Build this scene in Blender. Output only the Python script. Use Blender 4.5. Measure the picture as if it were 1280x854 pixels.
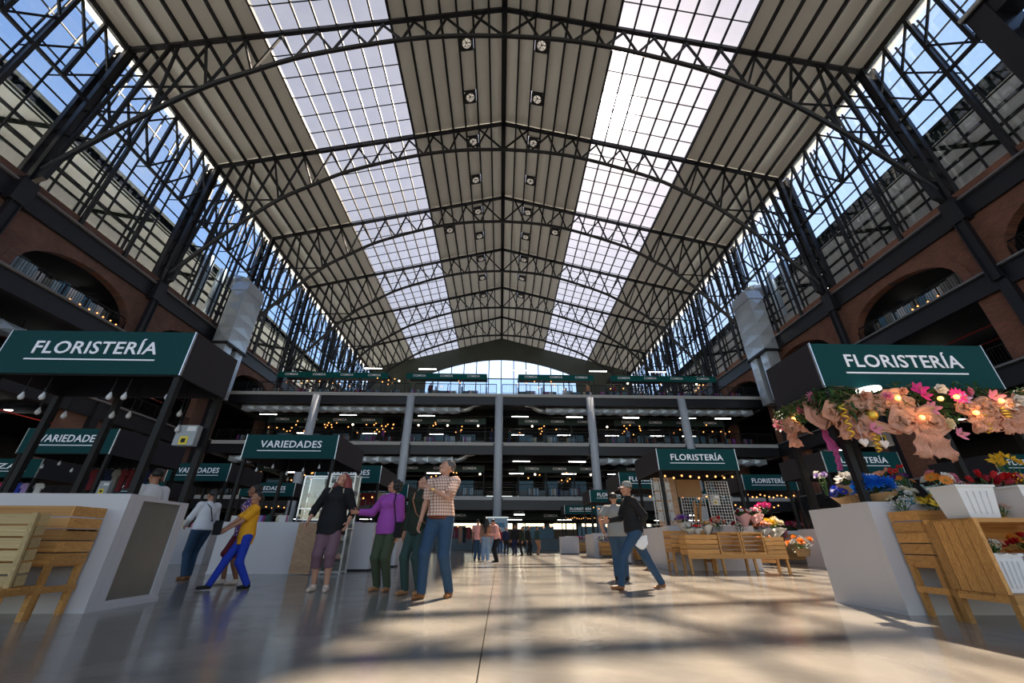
import bpy, math, random
import numpy as np
from mathutils import Vector, Matrix, Euler
random.seed(7)
rnd=random.random
def uni(a,b): return a+(b-a)*rnd()
S=bpy.context.scene; C=S.collection
PI=math.pi
for o in list(bpy.data.objects): bpy.data.objects.remove(o)

# ---------------- camera (14 mm lens, tilted up) ----------------
FPX=498.0
yv=Vector((625-640,-(678-427),FPX)).normalized()
P=Vector((math.sin(math.radians(0.8)),math.cos(math.radians(0.8)),0))
zv=(P-yv*P.dot(yv)).normalized()
xv=yv.cross(zv)
if xv.x<0: xv=-xv
# rows: world axes expressed in (right, up, forward) camera coordinates
right=Vector((xv.x,yv.x,zv.x)); up=Vector((xv.y,yv.y,zv.y)); fwd=Vector((xv.z,yv.z,zv.z))
cam=bpy.data.cameras.new('camera'); co=bpy.data.objects.new('camera',cam); C.objects.link(co)
R=Matrix((right,up,-fwd)).transposed()
co.matrix_world=Matrix.Translation((0,0,0.70))@R.to_4x4()
cam.sensor_width=36; cam.lens=36*FPX/1280; cam.clip_start=0.05; cam.clip_end=3000
S.camera=co

# ---------------- sky, sun, exposure ----------------
SUN=Vector((0.262,0.630,0.985)).normalized()
S.view_settings.view_transform='Standard'; S.view_settings.look='None'
S.view_settings.gamma=1; S.view_settings.use_curve_mapping=False
S.view_settings.exposure=0.10
W=bpy.data.worlds.new('sky'); S.world=W; W.use_nodes=True
nt=W.node_tree; N=nt.nodes; L=nt.links; N.clear()
def nd(t,**k):
    n=N.new(t)
    for a,b in k.items():
        if a in('operation','blend_type','data_type','sky_type','sun_disc','sun_elevation','sun_rotation','air_density','dust_density','ozone_density','altitude'): setattr(n,a,b)
    return n
out=nd('ShaderNodeOutputWorld'); bg=nd('ShaderNodeBackground')
sky=nd('ShaderNodeTexSky',sky_type='NISHITA',sun_disc=False,sun_elevation=math.asin(SUN.z),sun_rotation=math.atan2(SUN.x,SUN.y),air_density=1.3,dust_density=1.0,ozone_density=1.2,altitude=600)
tc=nd('ShaderNodeTexCoord')
no=nd('ShaderNodeTexNoise'); no.inputs['Scale'].default_value=3.2; no.inputs['Detail'].default_value=7; no.inputs['Roughness'].default_value=.62; no.inputs['Distortion'].default_value=.6
mp=nd('ShaderNodeMapping'); mp.inputs['Scale'].default_value=(1,1,2.2)
L.new(tc.outputs['Generated'],mp.inputs[0]); L.new(mp.outputs[0],no.inputs['Vector'])
cr=nd('ShaderNodeValToRGB'); cr.color_ramp.elements[0].position=.50; cr.color_ramp.elements[1].position=.86
L.new(no.outputs['Fac'],cr.inputs[0])
mx=nd('ShaderNodeMix',data_type='RGBA'); L.new(cr.outputs[0],mx.inputs[0]); 
sc=nd('ShaderNodeMix',data_type='RGBA',blend_type='MULTIPLY'); sc.inputs[0].default_value=1; sc.inputs[7].default_value=(.28,.26,.245,1)
L.new(sky.outputs[0],sc.inputs[6]); L.new(sc.outputs[2],mx.inputs[6]); mx.inputs[7].default_value=(.75,.78,.86,1)
# aureole of haze around the sun
dt=nd('ShaderNodeVectorMath',operation='DOT_PRODUCT'); dt.inputs[1].default_value=SUN
L.new(tc.outputs['Generated'],dt.inputs[0])
def powm(p,k):
    a=nd('ShaderNodeMath',operation='MAXIMUM'); a.inputs[1].default_value=0; L.new(dt.outputs['Value'],a.inputs[0])
    b=nd('ShaderNodeMath',operation='POWER'); b.inputs[1].default_value=p; L.new(a.outputs[0],b.inputs[0])
    c=nd('ShaderNodeMath',operation='MULTIPLY'); c.inputs[1].default_value=k; L.new(b.outputs[0],c.inputs[0]); return c
p1=powm(1500,120.); p2=powm(160,1.6); p3=powm(9,.16)
s1=nd('ShaderNodeMath',operation='ADD'); L.new(p1.outputs[0],s1.inputs[0]); L.new(p2.outputs[0],s1.inputs[1])
s2=nd('ShaderNodeMath',operation='ADD'); L.new(s1.outputs[0],s2.inputs[0]); L.new(p3.outputs[0],s2.inputs[1])
gl=nd('ShaderNodeMix',data_type='RGBA',blend_type='MULTIPLY'); gl.inputs[0].default_value=1; gl.inputs[6].default_value=(1,.93,.82,1); L.new(s2.outputs[0],gl.inputs[7])
ad=nd('ShaderNodeMix',data_type='RGBA',blend_type='ADD'); ad.inputs[0].default_value=1
L.new(mx.outputs[2],ad.inputs[6]); L.new(gl.outputs[2],ad.inputs[7])
L.new(ad.outputs[2],bg.inputs[0]); L.new(bg.outputs[0],out.inputs[0]); bg.inputs[1].default_value=1.0
sl=bpy.data.lights.new('sun','SUN'); sl.energy=44.0; sl.angle=math.radians(.55); sl.color=(1,.85,.62)
so=bpy.data.objects.new('sun',sl); C.objects.link(so); so.rotation_euler=(-SUN).to_track_quat('-Z','Y').to_euler(); so.location=(10,20,60)
# ---------------- materials ----------------
MATS={}
def mat(name,col,rough=.5,metal=0.,var=0.,vs=3.,bump=0.,bs=40.,emit=0.,ecol=None,spec=.5,trans=0.,coat=0.):
    if name in MATS: return MATS[name]
    m=bpy.data.materials.new(name); m.use_nodes=True; t=m.node_tree; n=t.nodes; b=n['Principled BSDF']
    c=(*col,1) if len(col)==3 else col
    b.inputs['Base Color'].default_value=c; b.inputs['Roughness'].default_value=rough; b.inputs['Metallic'].default_value=metal
    b.inputs['Specular IOR Level'].default_value=spec
    if coat: b.inputs['Coat Weight'].default_value=coat
    tcn=n.new('ShaderNodeTexCoord')
    if var:
        z=n.new('ShaderNodeTexNoise'); z.inputs['Scale'].default_value=vs; z.inputs['Detail'].default_value=4
        t.links.new(tcn.outputs['Object'],z.inputs['Vector'])
        mm=n.new('ShaderNodeMix'); mm.data_type='RGBA'
        mm.inputs[6].default_value=tuple(x*(1-var) for x in c[:3])+(1,); mm.inputs[7].default_value=tuple(min(1,x*(1+var)) for x in c[:3])+(1,)
        t.links.new(z.outputs['Fac'],mm.inputs[0]); t.links.new(mm.outputs[2],b.inputs['Base Color'])
    if bump:
        z=n.new('ShaderNodeTexNoise'); z.inputs['Scale'].default_value=bs; t.links.new(tcn.outputs['Object'],z.inputs['Vector'])
        q=n.new('ShaderNodeBump'); q.inputs['Strength'].default_value=bump; q.inputs['Distance'].default_value=.01
        t.links.new(z.outputs['Fac'],q.inputs['Height']); t.links.new(q.outputs[0],b.inputs['Normal'])
    if emit:
        b.inputs['Emission Color'].default_value=(*(ecol or col),1); b.inputs['Emission Strength'].default_value=emit
    if trans:   # thin translucent cloth / petals
        tr=n.new('ShaderNodeBsdfTranslucent'); tr.inputs[0].default_value=c; ms=n.new('ShaderNodeMixShader'); ms.inputs[0].default_value=trans
        t.links.new(b.outputs[0],ms.inputs[1]); t.links.new(tr.outputs[0],ms.inputs[2]); t.links.new(ms.outputs[0],n['Material Output'].inputs[0])
    MATS[name]=m; return m
def glassmat(name,tint,gloss=.07,rough=.02,diff=0.,dcol=(.8,.8,.8)):
    m=bpy.data.materials.new(name); m.use_nodes=True; t=m.node_tree; n=t.nodes; n.clear()
    o=n.new('ShaderNodeOutputMaterial'); tr=n.new('ShaderNodeBsdfTransparent'); tr.inputs[0].default_value=(*tint,1)
    g=n.new('ShaderNodeBsdfGlossy'); g.inputs[1].default_value=rough
    ms=n.new('ShaderNodeMixShader'); ms.inputs[0].default_value=gloss
    t.links.new(tr.outputs[0],ms.inputs[1]); t.links.new(g.outputs[0],ms.inputs[2]); last=ms
    if diff:
        d=n.new('ShaderNodeBsdfTranslucent'); d.inputs[0].default_value=(*dcol,1)
        z=n.new('ShaderNodeTexNoise'); z.inputs['Scale'].default_value=.6; z.inputs['Detail'].default_value=4
        tcn=n.new('ShaderNodeTexCoord'); t.links.new(tcn.outputs['Object'],z.inputs['Vector'])
        mr=n.new('ShaderNodeMapRange'); mr.inputs[3].default_value=diff*.75; mr.inputs[4].default_value=diff*1.25
        t.links.new(z.outputs['Fac'],mr.inputs[0])
        m2=n.new('ShaderNodeMixShader'); t.links.new(mr.outputs[0],m2.inputs[0]); t.links.new(ms.outputs[0],m2.inputs[1]); t.links.new(d.outputs[0],m2.inputs[2]); last=m2
    t.links.new(last.outputs[0],o.inputs[0]); MATS[name]=m; return m
def brickmat(name,c1,c2,mortar,axis='yz',bw=.30,bh=.115,arch=None):
    m=bpy.data.materials.new(name); m.use_nodes=True; t=m.node_tree; n=t.nodes; b=n['Principled BSDF']; lk=t.links.new
    tcn=n.new('ShaderNodeTexCoord'); sp=n.new('ShaderNodeSeparateXYZ'); cb=n.new('ShaderNodeCombineXYZ')
    lk(tcn.outputs['Object'],sp.inputs[0]); lk(sp.outputs[1 if axis=='yz' else 0],cb.inputs[0]); lk(sp.outputs[2],cb.inputs[1])
    br=n.new('ShaderNodeTexBrick'); br.inputs['Scale'].default_value=1; br.inputs['Brick Width'].default_value=bw; br.inputs['Row Height'].default_value=bh
    br.inputs['Mortar Size'].default_value=.018; br.inputs['Color1'].default_value=(*c1,1); br.inputs['Color2'].default_value=(*c2,1); br.inputs['Mortar'].default_value=(*mortar,1)
    lk(cb.outputs[0],br.inputs['Vector'])
    z=n.new('ShaderNodeTexNoise'); z.inputs['Scale'].default_value=1.1; z.inputs['Detail'].default_value=6; lk(tcn.outputs['Object'],z.inputs['Vector'])
    mr=n.new('ShaderNodeMapRange'); mr.inputs[3].default_value=.6; mr.inputs[4].default_value=1.35; lk(z.outputs['Fac'],mr.inputs[0])
    mu=n.new('ShaderNodeMix'); mu.data_type='RGBA'; mu.blend_type='MULTIPLY'; mu.inputs[0].default_value=1
    lk(br.outputs[0],mu.inputs[6]); lk(mr.outputs[0],mu.inputs[7]); lk(mu.outputs[2],b.inputs['Base Color'])
    q=n.new('ShaderNodeBump'); q.inputs['Strength'].default_value=.6; q.inputs['Distance'].default_value=.02; q.invert=True; lk(br.outputs['Fac'],q.inputs['Height']); lk(q.outputs[0],b.inputs['Normal'])
    b.inputs['Roughness'].default_value=.85; MATS[name]=m; return m
def woodmat(name,c1,c2,rough=.55):
    m=bpy.data.materials.new(name); m.use_nodes=True; t=m.node_tree; n=t.nodes; b=n['Principled BSDF']; lk=t.links.new
    tcn=n.new('ShaderNodeTexCoord'); oi=n.new('ShaderNodeObjectInfo')
    av=n.new('ShaderNodeVectorMath'); av.operation='ADD'; lk(tcn.outputs['Generated'],av.inputs[0])
    vm=n.new('ShaderNodeVectorMath'); vm.operation='SCALE'; vm.inputs['Scale'].default_value=7; cb=n.new('ShaderNodeCombineXYZ'); 
    for i in range(3): lk(oi.outputs['Random'],cb.inputs[i])
    lk(cb.outputs[0],vm.inputs[0]); lk(vm.outputs[0],av.inputs[1])
    mp=n.new('ShaderNodeMapping'); mp.inputs['Scale'].default_value=(1.0,5,5); lk(av.outputs[0],mp.inputs[0])
    z=n.new('ShaderNodeTexNoise'); z.inputs['Scale'].default_value=1.6; z.inputs['Detail'].default_value=5; z.inputs['Distortion'].default_value=1.6; lk(mp.outputs[0],z.inputs['Vector'])
    r=n.new('ShaderNodeValToRGB'); r.color_ramp.elements[0].position=.3; r.color_ramp.elements[1].position=.68
    r.color_ramp.elements[0].color=(*c1,1); r.color_ramp.elements[1].color=(*c2,1); lk(z.outputs['Fac'],r.inputs[0])
    mr=n.new('ShaderNodeMapRange'); mr.inputs[3].default_value=.72; mr.inputs[4].default_value=1.15; lk(oi.outputs['Random'],mr.inputs[0])
    mu=n.new('ShaderNodeMix'); mu.data_type='RGBA'; mu.blend_type='MULTIPLY'; mu.inputs[0].default_value=1; lk(r.outputs[0],mu.inputs[6]); lk(mr.outputs[0],mu.inputs[7])
    lk(mu.outputs[2],b.inputs['Base Color']); b.inputs['Roughness'].default_value=rough; MATS[name]=m; return m

# ---------------- mesh builder ----------------
class MB:
    def __init__(s): s.v=[]; s.f=[]; s.m=[]
    def add(s,vs,fs,mi=0):
        o=len(s.v); s.v+= [tuple(p) for p in vs]; s.f+=[tuple(i+o for i in f) for f in fs]; s.m+=[mi]*len(fs); return s
    def box(s,x0,x1,y0,y1,z0,z1,mi=0):
        return s.add([(x0,y0,z0),(x1,y0,z0),(x1,y1,z0),(x0,y1,z0),(x0,y0,z1),(x1,y0,z1),(x1,y1,z1),(x0,y1,z1)],
            [(0,3,2,1),(4,5,6,7),(0,1,5,4),(1,2,6,5),(2,3,7,6),(3,0,4,7)],mi)
    def bar(s,p,q,w,h=None,up=(0,0,1),mi=0):
        p=Vector(p); q=Vector(q); h=h or w; d=(q-p)
        if d.length<1e-6: return s
        d.normalize(); u=Vector(up)
        if abs(d.dot(u))>.98: u=Vector((0,1,0)) if abs(d.y)<.9 else Vector((1,0,0))
        a=d.cross(u).normalized()*w/2; b=a.cross(d).normalized()*h/2
        vs=[p-a-b,p+a-b,p+a+b,p-a+b,q-a-b,q+a-b,q+a+b,q-a+b]
        return s.add(vs,[(0,1,2,3),(7,6,5,4),(0,4,5,1),(1,5,6,2),(2,6,7,3),(3,7,4,0)],mi)
    def tube(s,pts,r,n=8,mi=0,cap=True):
        pts=[Vector(p) for p in pts]; rs=r if isinstance(r,(list,tuple)) else [r]*len(pts); vs=[]; fs=[]; prev=None
        for i,p in enumerate(pts):
            d=(pts[min(i+1,len(pts)-1)]-pts[max(i-1,0)]).normalized()
            if prev is None:
                u=Vector((0,0,1)) if abs(d.z)<.9 else Vector((1,0,0)); a=d.cross(u).normalized()
            else:
                a=(prev-d*prev.dot(d)); a=a.normalized() if a.length>1e-6 else d.orthogonal().normalized()
            prev=a; b=d.cross(a)
            for k in range(n):
                t=2*PI*k/n; vs.append(p+(a*math.cos(t)+b*math.sin(t))*rs[i])
        for i in range(len(pts)-1):
            for k in range(n): fs.append((i*n+k,i*n+(k+1)%n,(i+1)*n+(k+1)%n,(i+1)*n+k))
        if cap: fs.append(tuple(range(n-1,-1,-1))); fs.append(tuple((len(pts)-1)*n+k for k in range(n)))
        return s.add(vs,fs,mi)
    def lathe(s,prof,n=16,c=(0,0,0),mi=0,T=None):
        vs=[];fs=[]
        for r,z in prof:
            for k in range(n):
                t=2*PI*k/n; p=Vector((r*math.cos(t),r*math.sin(t),z))
                if T is not None: p=T@p
                vs.append((p.x+c[0],p.y+c[1],p.z+c[2]))
        for i in range(len(prof)-1):
            for k in range(n): fs.append((i*n+k,i*n+(k+1)%n,(i+1)*n+(k+1)%n,(i+1)*n+k))
        fs.append(tuple(range(n-1,-1,-1))); fs.append(tuple((len(prof)-1)*n+k for k in range(n)))
        return s.add(vs,fs,mi)
    def sphere(s,c,r,n=10,m=6,mi=0,sc=(1,1,1)):
        prof=[(max(1e-4,math.sin(PI*i/m))*r,-math.cos(PI*i/m)*r) for i in range(m+1)]
        o=len(s.v); s.lathe(prof,n,(0,0,0),mi)
        for i in range(o,len(s.v)): p=s.v[i]; s.v[i]=(p[0]*sc[0]+c[0],p[1]*sc[1]+c[1],p[2]*sc[2]+c[2])
        return s
    def grid(s,fn,nu,nv,mi=0):
        vs=[fn(i/nu,j/nv) for i in range(nu+1) for j in range(nv+1)]
        return s.add(vs,[(i*(nv+1)+j,(i+1)*(nv+1)+j,(i+1)*(nv+1)+j+1,i*(nv+1)+j+1) for i in range(nu) for j in range(nv)],mi)
    def prism(s,poly,a0,a1,axis='x',mi=0):   # poly of 2D points extruded along an axis
        n=len(poly)
        def P3(p,a): return (a,p[0],p[1]) if axis=='x' else ((p[0],a,p[1]) if axis=='y' else (p[0],p[1],a))
        vs=[P3(p,a0) for p in poly]+[P3(p,a1) for p in poly]
        return s.add(vs,[tuple(range(n))[::-1],tuple(range(n,2*n))]+[(i,(i+1)%n,n+(i+1)%n,n+i) for i in range(n)],mi)
    def mesh(s,name,ms,smooth=False):
        me=bpy.data.meshes.new(name); me.from_pydata(s.v,[],s.f)
        ms=ms if isinstance(ms,(list,tuple)) else [ms]
        for m in ms: me.materials.append(M(m))
        if len(ms)>1: me.polygons.foreach_set('material_index',s.m)
        if smooth: me.polygons.foreach_set('use_smooth',[True]*len(me.polygons))
        me.update(); return me
    def obj(s,name,ms,parent=None,smooth=False,loc=None,rot=None,**k):
        return link(name,s.mesh(name,ms,smooth),parent,loc,rot,**k)
def M(m): return MATS[m] if isinstance(m,str) else m
def link(name,me,parent=None,loc=None,rot=None,**k):
    o=bpy.data.objects.new(name,me); C.objects.link(o)
    if parent is not None: o.parent=parent
    if loc is not None: o.location=loc
    if rot is not None: o.rotation_euler=rot
    for a,b in k.items(): o[a]=b
    return o
def thing(name,label,cat,loc=(0,0,0),rz=0.,group=None):
    o=link(name,None,None,loc,(0,0,rz),label=label,category=cat)
    if group: o['group']=group
    return o
def tag(o,label,cat,group=None):
    o['label']=label; o['category']=cat
    if group: o['group']=group
    return o
def struct(o): o['kind']='structure'; return o
KIDS={}
def dup(r,loc=None,rz=None,label=None,group=None,parent=None,scale=None):
    global CH
    c=r.copy(); C.objects.link(c)
    if parent is not None: c.parent=parent
    if loc is not None: c.location=loc
    if rz is not None: c.rotation_euler=(0,0,rz)
    if scale is not None: c.scale=scale if isinstance(scale,(tuple,list)) else (scale,)*3
    if label: c['label']=label
    if group: c['group']=group
    for ch in list(r.children): dup(ch,parent=c)
    return c
FONT={}
def textmesh(s,size,mat_,name='lettering',bold=.012,ext=.004,shear=0,space=1.06):
    cu=bpy.data.curves.new('t','FONT'); cu.body=s; cu.size=size; cu.align_x='CENTER'; cu.align_y='CENTER'; cu.extrude=ext; cu.offset=bold*size; cu.space_character=space; cu.shear=shear; cu.resolution_u=3
    o=bpy.data.objects.new('t',cu); C.objects.link(o); dg=bpy.context.evaluated_depsgraph_get()
    me=bpy.data.meshes.new_from_object(o.evaluated_get(dg)); me.name=name
    bpy.data.objects.remove(o); me.materials.clear(); me.materials.append(M(mat_)); return me
def ordn(i,n):
    w=['leftmost','second from left','third from left','fourth from left','fifth from left','sixth from left','seventh from left','eighth from left','ninth from left','tenth from left','eleventh from left','twelfth from left']
    return 'rightmost' if i==n-1 else (w[i] if i<len(w) else f'{i+1}th from left')
def prox(y):  # rough check of draw order helper (distance)
    return abs(y)
HX=-0.25
steel=mat('dark_painted_steel',(.014,.014,.020),.42,.1,var=.15,spec=.5)
mat('steel_web',(.018,.018,.022),.55,.0,spec=.25)
mat('grey_ledge',(.22,.22,.24),.6,.2)
mat('roof_sheet',(.76,.755,.73),.65,0,var=.05,vs=.35,trans=.055)
mat('white_trim',(.85,.84,.82),.5)
glassmat('skylight_glass',(.61,.60,.62),.04,.05,.025,(.9,.92,.95))
glassmat('window_glass',(.80,.87,.95),.06,.02)
glassmat('clear_glass',(.93,.95,.96),.10,.02)
mat('galv_duct',(.55,.60,.66),.32,.55,var=.15,vs=6)
mat('green_sign',(.003,.050,.053),.55,spec=.12,var=.05,vs=8)
mat('canopy_lamp_glow',(1,.95,.88),.4,emit=2.2,ecol=(1,.95,.88))
mat('canopy_side',(.030,.028,.034),.6,spec=.2)
mat('black_post',(.008,.008,.009),.5,spec=.25)
mat('white_letter',(.85,.85,.92),.4,emit=.05)
mat('white_counter',(.60,.575,.585),.55,var=.04,vs=2,bump=.05,bs=60)
mat('concrete_dark',(.10,.10,.11),.8,var=.2)
mat('concrete_edge',(.45,.45,.46),.7,var=.1)
mat('column_paint',(.50,.55,.64),.5,var=.06)
mat('ceil_dark',(.05,.05,.055),.8)
mat('lamp_tube',(1,.97,.92),.5,emit=14,ecol=(1,.96,.9))
mat('warm_bulb',(1,.62,.25),.4,emit=2.4,ecol=(1,.38,.10))
mat('bright_bulb',(1,.9,.75),.4,emit=7,ecol=(1,.85,.62))
mat('stainless',(.27,.26,.23),.30,.5,var=.15,vs=3)
mat('alu',(.72,.72,.74),.3,.9)
mat('wall_white',(.78,.77,.76),.7)
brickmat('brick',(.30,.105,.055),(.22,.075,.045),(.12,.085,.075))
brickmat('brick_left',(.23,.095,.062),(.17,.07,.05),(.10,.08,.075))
woodmat('pine',(.42,.175,.04),(.74,.38,.11))
woodmat('pine_pale',(.40,.27,.11),(.60,.44,.22))
woodmat('ply',(.34,.19,.10),(.48,.30,.17))
# ---------------- polished floor ----------------
m=bpy.data.materials.new('polished_concrete'); m.use_nodes=True; t=m.node_tree; n=t.nodes; b=n['Principled BSDF']; lk=t.links.new
tcn=n.new('ShaderNodeTexCoord')
z=n.new('ShaderNodeTexNoise'); z.inputs['Scale'].default_value=.9; z.inputs['Detail'].default_value=8; z.inputs['Roughness'].default_value=.6; z.inputs['Distortion'].default_value=.5; lk(tcn.outputs['Object'],z.inputs['Vector'])
r=n.new('ShaderNodeValToRGB'); r.color_ramp.elements[0].position=.3; r.color_ramp.elements[1].position=.72
r.color_ramp.elements[0].color=(.165,.155,.14,1); r.color_ramp.elements[1].color=(.32,.295,.25,1); lk(z.outputs['Fac'],r.inputs[0]); lk(r.outputs[0],b.inputs['Base Color'])
z2=n.new('ShaderNodeTexNoise'); z2.inputs['Scale'].default_value=2.5; z2.inputs['Detail'].default_value=6; lk(tcn.outputs['Object'],z2.inputs['Vector'])
mr=n.new('ShaderNodeMapRange'); mr.inputs[3].default_value=.10; mr.inputs[4].default_value=.24; lk(z2.outputs['Fac'],mr.inputs[0]); lk(mr.outputs[0],b.inputs['Roughness'])
z3=n.new('ShaderNodeTexNoise'); z3.inputs['Scale'].default_value=5; z3.inputs['Detail'].default_value=5; lk(tcn.outputs['Object'],z3.inputs['Vector'])
q=n.new('ShaderNodeBump'); q.inputs['Strength'].default_value=.10; q.inputs['Distance'].default_value=.02; lk(z3.outputs['Fac'],q.inputs['Height']); lk(q.outputs[0],b.inputs['Normal'])
b.inputs['Specular IOR Level'].default_value=.6; MATS['floor']=m
mat('joint',(.20,.19,.17),.6)
fl=struct(link('floor',None))
mb=MB()
gx=[-46,-29,-19.5,-10,-3.6,-0.12,4.2,10,19.5,29,46]; gy=[-14,-5,2,7,12,17,22,28,34,40,48,56,64,73,82]
for i in range(len(gx)-1):
    for j in range(len(gy)-1):
        x0,x1,y0,y1=gx[i]+.004,gx[i+1]-.004,gy[j]+.004,gy[j+1]-.004
        if -11<x0<12 and y1<30: MB().box(x0,x1,y0,y1,-.15,0).obj('slab','floor',fl)
        else: mb.box(x0,x1,y0,y1,-.15,0)
mb.obj('slab_rest','floor',fl,kind='stuff')
MB().box(-46,46,-14,82,-.4,-.151).obj('screed','joint',fl)

# ---------------- roof ----------------
ZR=42.75; ZE=34.75; HW=29.0; SL=(ZR-ZE)/HW; BAY=10.7; Y1=18.1
TY=[Y1+BAY*k for k in (-1,0,1,2,3,4,5)]
def zr(x): return ZR-SL*abs(x)
bays=[-14.0,-3.3]+TY[:]+[82.3]
VENTS=[(sx*3.45,y) for sx in (-1,1) for y in (20.5,25.5,30.6,36.0,41.4,46.4,51.8,57.0,62.5)]+[(-7.55,44.0),(7.55,44.0)]
outer=[29.0-i*9.5/7 for i in range(8)]; sky_=[19.5-i*9.85/7 for i in range(8)]; inner=[9.65-i*9.65/7 for i in range(8)]
ce=struct(link('ceiling',None,loc=(HX,0,0)))
def strip(sx,xa,xb,y0,y1,th=.05,lift=.16,n=4):
    mb=MB(); xa*=sx; xb*=sx
    vs=[(xa,y0,zr(xa)+lift),(xb,y0,zr(xb)+lift),(xb,y1,zr(xb)+lift),(xa,y1,zr(xa)+lift)]
    vs+= [(p[0],p[1],p[2]+th) for p in vs]
    return mb.add(vs,[(0,3,2,1),(4,5,6,7),(0,1,5,4),(1,2,6,5),(2,3,7,6),(3,0,4,7)])
for sx in (-1,1):
    for xs in (outer,inner):
        for a,b_ in zip(xs[:-1],xs[1:]):
            for y0,y1 in zip(bays[:-1],bays[1:]):
                cuts=sorted(v[1] for v in VENTS if y0<v[1]<y1 and v[0]*sx>0 and b_<abs(v[0])<a)
                ya=y0
                for c_ in cuts+[None]:
                    yb=(c_-.6) if c_ else y1; strip(sx,a-.01,b_+.01,ya+.01,yb-.01).obj('roof_panel','roof_sheet',ce)
                    if c_: ya=c_+.6
    for x in outer+inner[:-1]:
        MB().bar((sx*x,-14,zr(x)+.04),(sx*x,82.3,zr(x)+.04),.16,.34).obj('purlin','steel_web',ce)
MB().box(-.25,.25,-14,82.3,ZR-.14,ZR+.12).obj('ridge_beam','steel_web',ce)
for i,sx in enumerate((-1,1)):
    w=struct(link('window_%d'%(i+1),None,loc=(HX,0,0)))
    rest=MB()
    ys=[]; 
    for y0,y1 in zip(bays[:-1],bays[1:]):
        k=6 if y1-y0<12 else 6
        ys+=[y0+(y1-y0)*j/k for j in range(k)]
    ys.append(bays[-1])
    cnt=0
    for a,b_ in zip(sky_[:-1],sky_[1:]):
        for y0,y1 in zip(ys[:-1],ys[1:]):
            if 7<y0<49.5: strip(sx,a,b_,y0+.01,y1-.01,.012,.2).obj('pane','skylight_glass',w)
            else:
                s_=strip(sx,a,b_,y0+.01,y1-.01,.012,.2); rest.add(s_.v,s_.f)
    rest.obj('far_panes','skylight_glass',w,kind='stuff')
    for x in sky_[:]:
        MB().bar((sx*x,-14,zr(x)+.06),(sx*x,82.3,zr(x)+.06),.13,.20).obj('purlin','steel_web',w)
    for y in ys:
        MB().bar((sx*sky_[0],y,zr(sky_[0])+.16),(sx*sky_[-1],y,zr(sky_[-1])+.16),.07,.07).obj('glazing_bar','steel_web',w)

# ---------------- trusses ----------------
def catm(P_,n=6):
    P_=[P_[0]]+P_+[P_[-1]]; o=[]
    for i in range(1,len(P_)-2):
        p0,p1,p2,p3=[Vector((a,0,b)) for a,b in P_[i-1:i+3]]
        for k in range(n):
            t=k/n; o.append(.5*((2*p1)+(-p0+p2)*t+(2*p0-5*p1+4*p2-p3)*t*t+(-p0+3*p1-3*p2+p3)*t**3))
    o.append(Vector((P_[-1][0],0,P_[-1][1]))); return o
chord=catm([(28.5,21.3),(27.2,23.3),(24.2,27.3),(21.5,30.3),(18.8,32.3),(16.1,34.1),(12.7,35.6),(8.4,37.1),(4.5,37.9),(0,38.2)])
def zc(x):
    x=abs(x)
    for a,b_ in zip(chord[:-1],chord[1:]):
        if b_.x<=x<=a.x: return a.z+(b_.z-a.z)*(a.x-x)/(a.x-b_.x)
    return chord[-1].z
ORD=['nearest','second','third','fourth','fifth','sixth','seventh']
def make_truss():
    t=thing('roof_truss','x','roof truss',(HX,0,0))
    for sx in (-1,1):
        MB().bar((sx*29,0,ZE-.3),(0,0,ZR-.3),.32,.30,up=(0,1,0)).obj('top_chord','dark_painted_steel',t)
        mb=MB()
        mb.tube([(p.x*sx,0,p.z) for p in chord],.19,6); mb.obj('bottom_chord','dark_painted_steel',t)
        bot=[28.2,24.3,21.6,18.9,16.2,13.5,11.0,8.45,5.75,2.9,0]; top=[27.1,24.36,21.75,18.95,16.35,13.9,12.2,9.7,7.1,4.35,1.45]
        def web(x0,z0,x1,z1,w=.15): MB().bar((sx*x0,0,z0),(sx*x1,0,z1),w,w,up=(0,1,0)).obj('web_member','steel_web',t)
        B=lambda x:(x,zc(x)); T=lambda x:(x,zr(x)-.3)
        web(28.3,zc(28.3),*T(27.3),.2); web(26.6,24.2,*T(25.9),.2)
        nodes_b=[24.3,21.6,18.9,16.2,13.5,10.9,8.3,5.7,2.9]; nodes_t=[24.5,22.6,19.9,17.3,14.6,12.0,9.5,7.0,4.3,1.5]
        for i,x in enumerate(nodes_b):
            web(*B(x),*T(nodes_t[i]+(.9 if i else .9))); web(*B(x),*T(nodes_t[i+1]+.5 if i<len(nodes_b)-1 else 1.6))
        web(*B(0.02),*T(2.9)); 
        web(28.9,29.85,21.6,zc(21.6),.11); web(28.9,27.15,24.4,zc(24.4),.11); 
        web(28.9,24.6,26.6,24.2,.1)
        # gusset bracket where the arch meets the column
        MB().prism([(sx*28.0,20.6),(sx*28.9,20.0),(sx*28.9,21.9),(sx*27.8,22.3)],-.14,.14,'y').obj('bracket','dark_painted_steel',t)
    MB().box(-.18,.18,-.16,.16,38.0,ZR-.3).obj('king_post','dark_painted_steel',t)
    return t
tr0=make_truss()
for i,y in enumerate(TY):
    lab=f'{ORD[i]} arched steel roof truss from the camera, spanning the hall' if i else 'steel roof truss overhead, nearest of all, beyond the top of the frame'
    if i==0: tr0.location=(HX,y,0); tr0['label']=lab; tr0['group']='arched roof trusses'
    else: dup(tr0,(HX,y,0),label=lab if i>1 else 'large arched steel roof truss at the top of the view, first whole one',group='arched roof trusses')
t=thing('steel_portal','massive dark steel portal frame cut by the top right corner','steel frame',(27.35,11.45,0))
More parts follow.
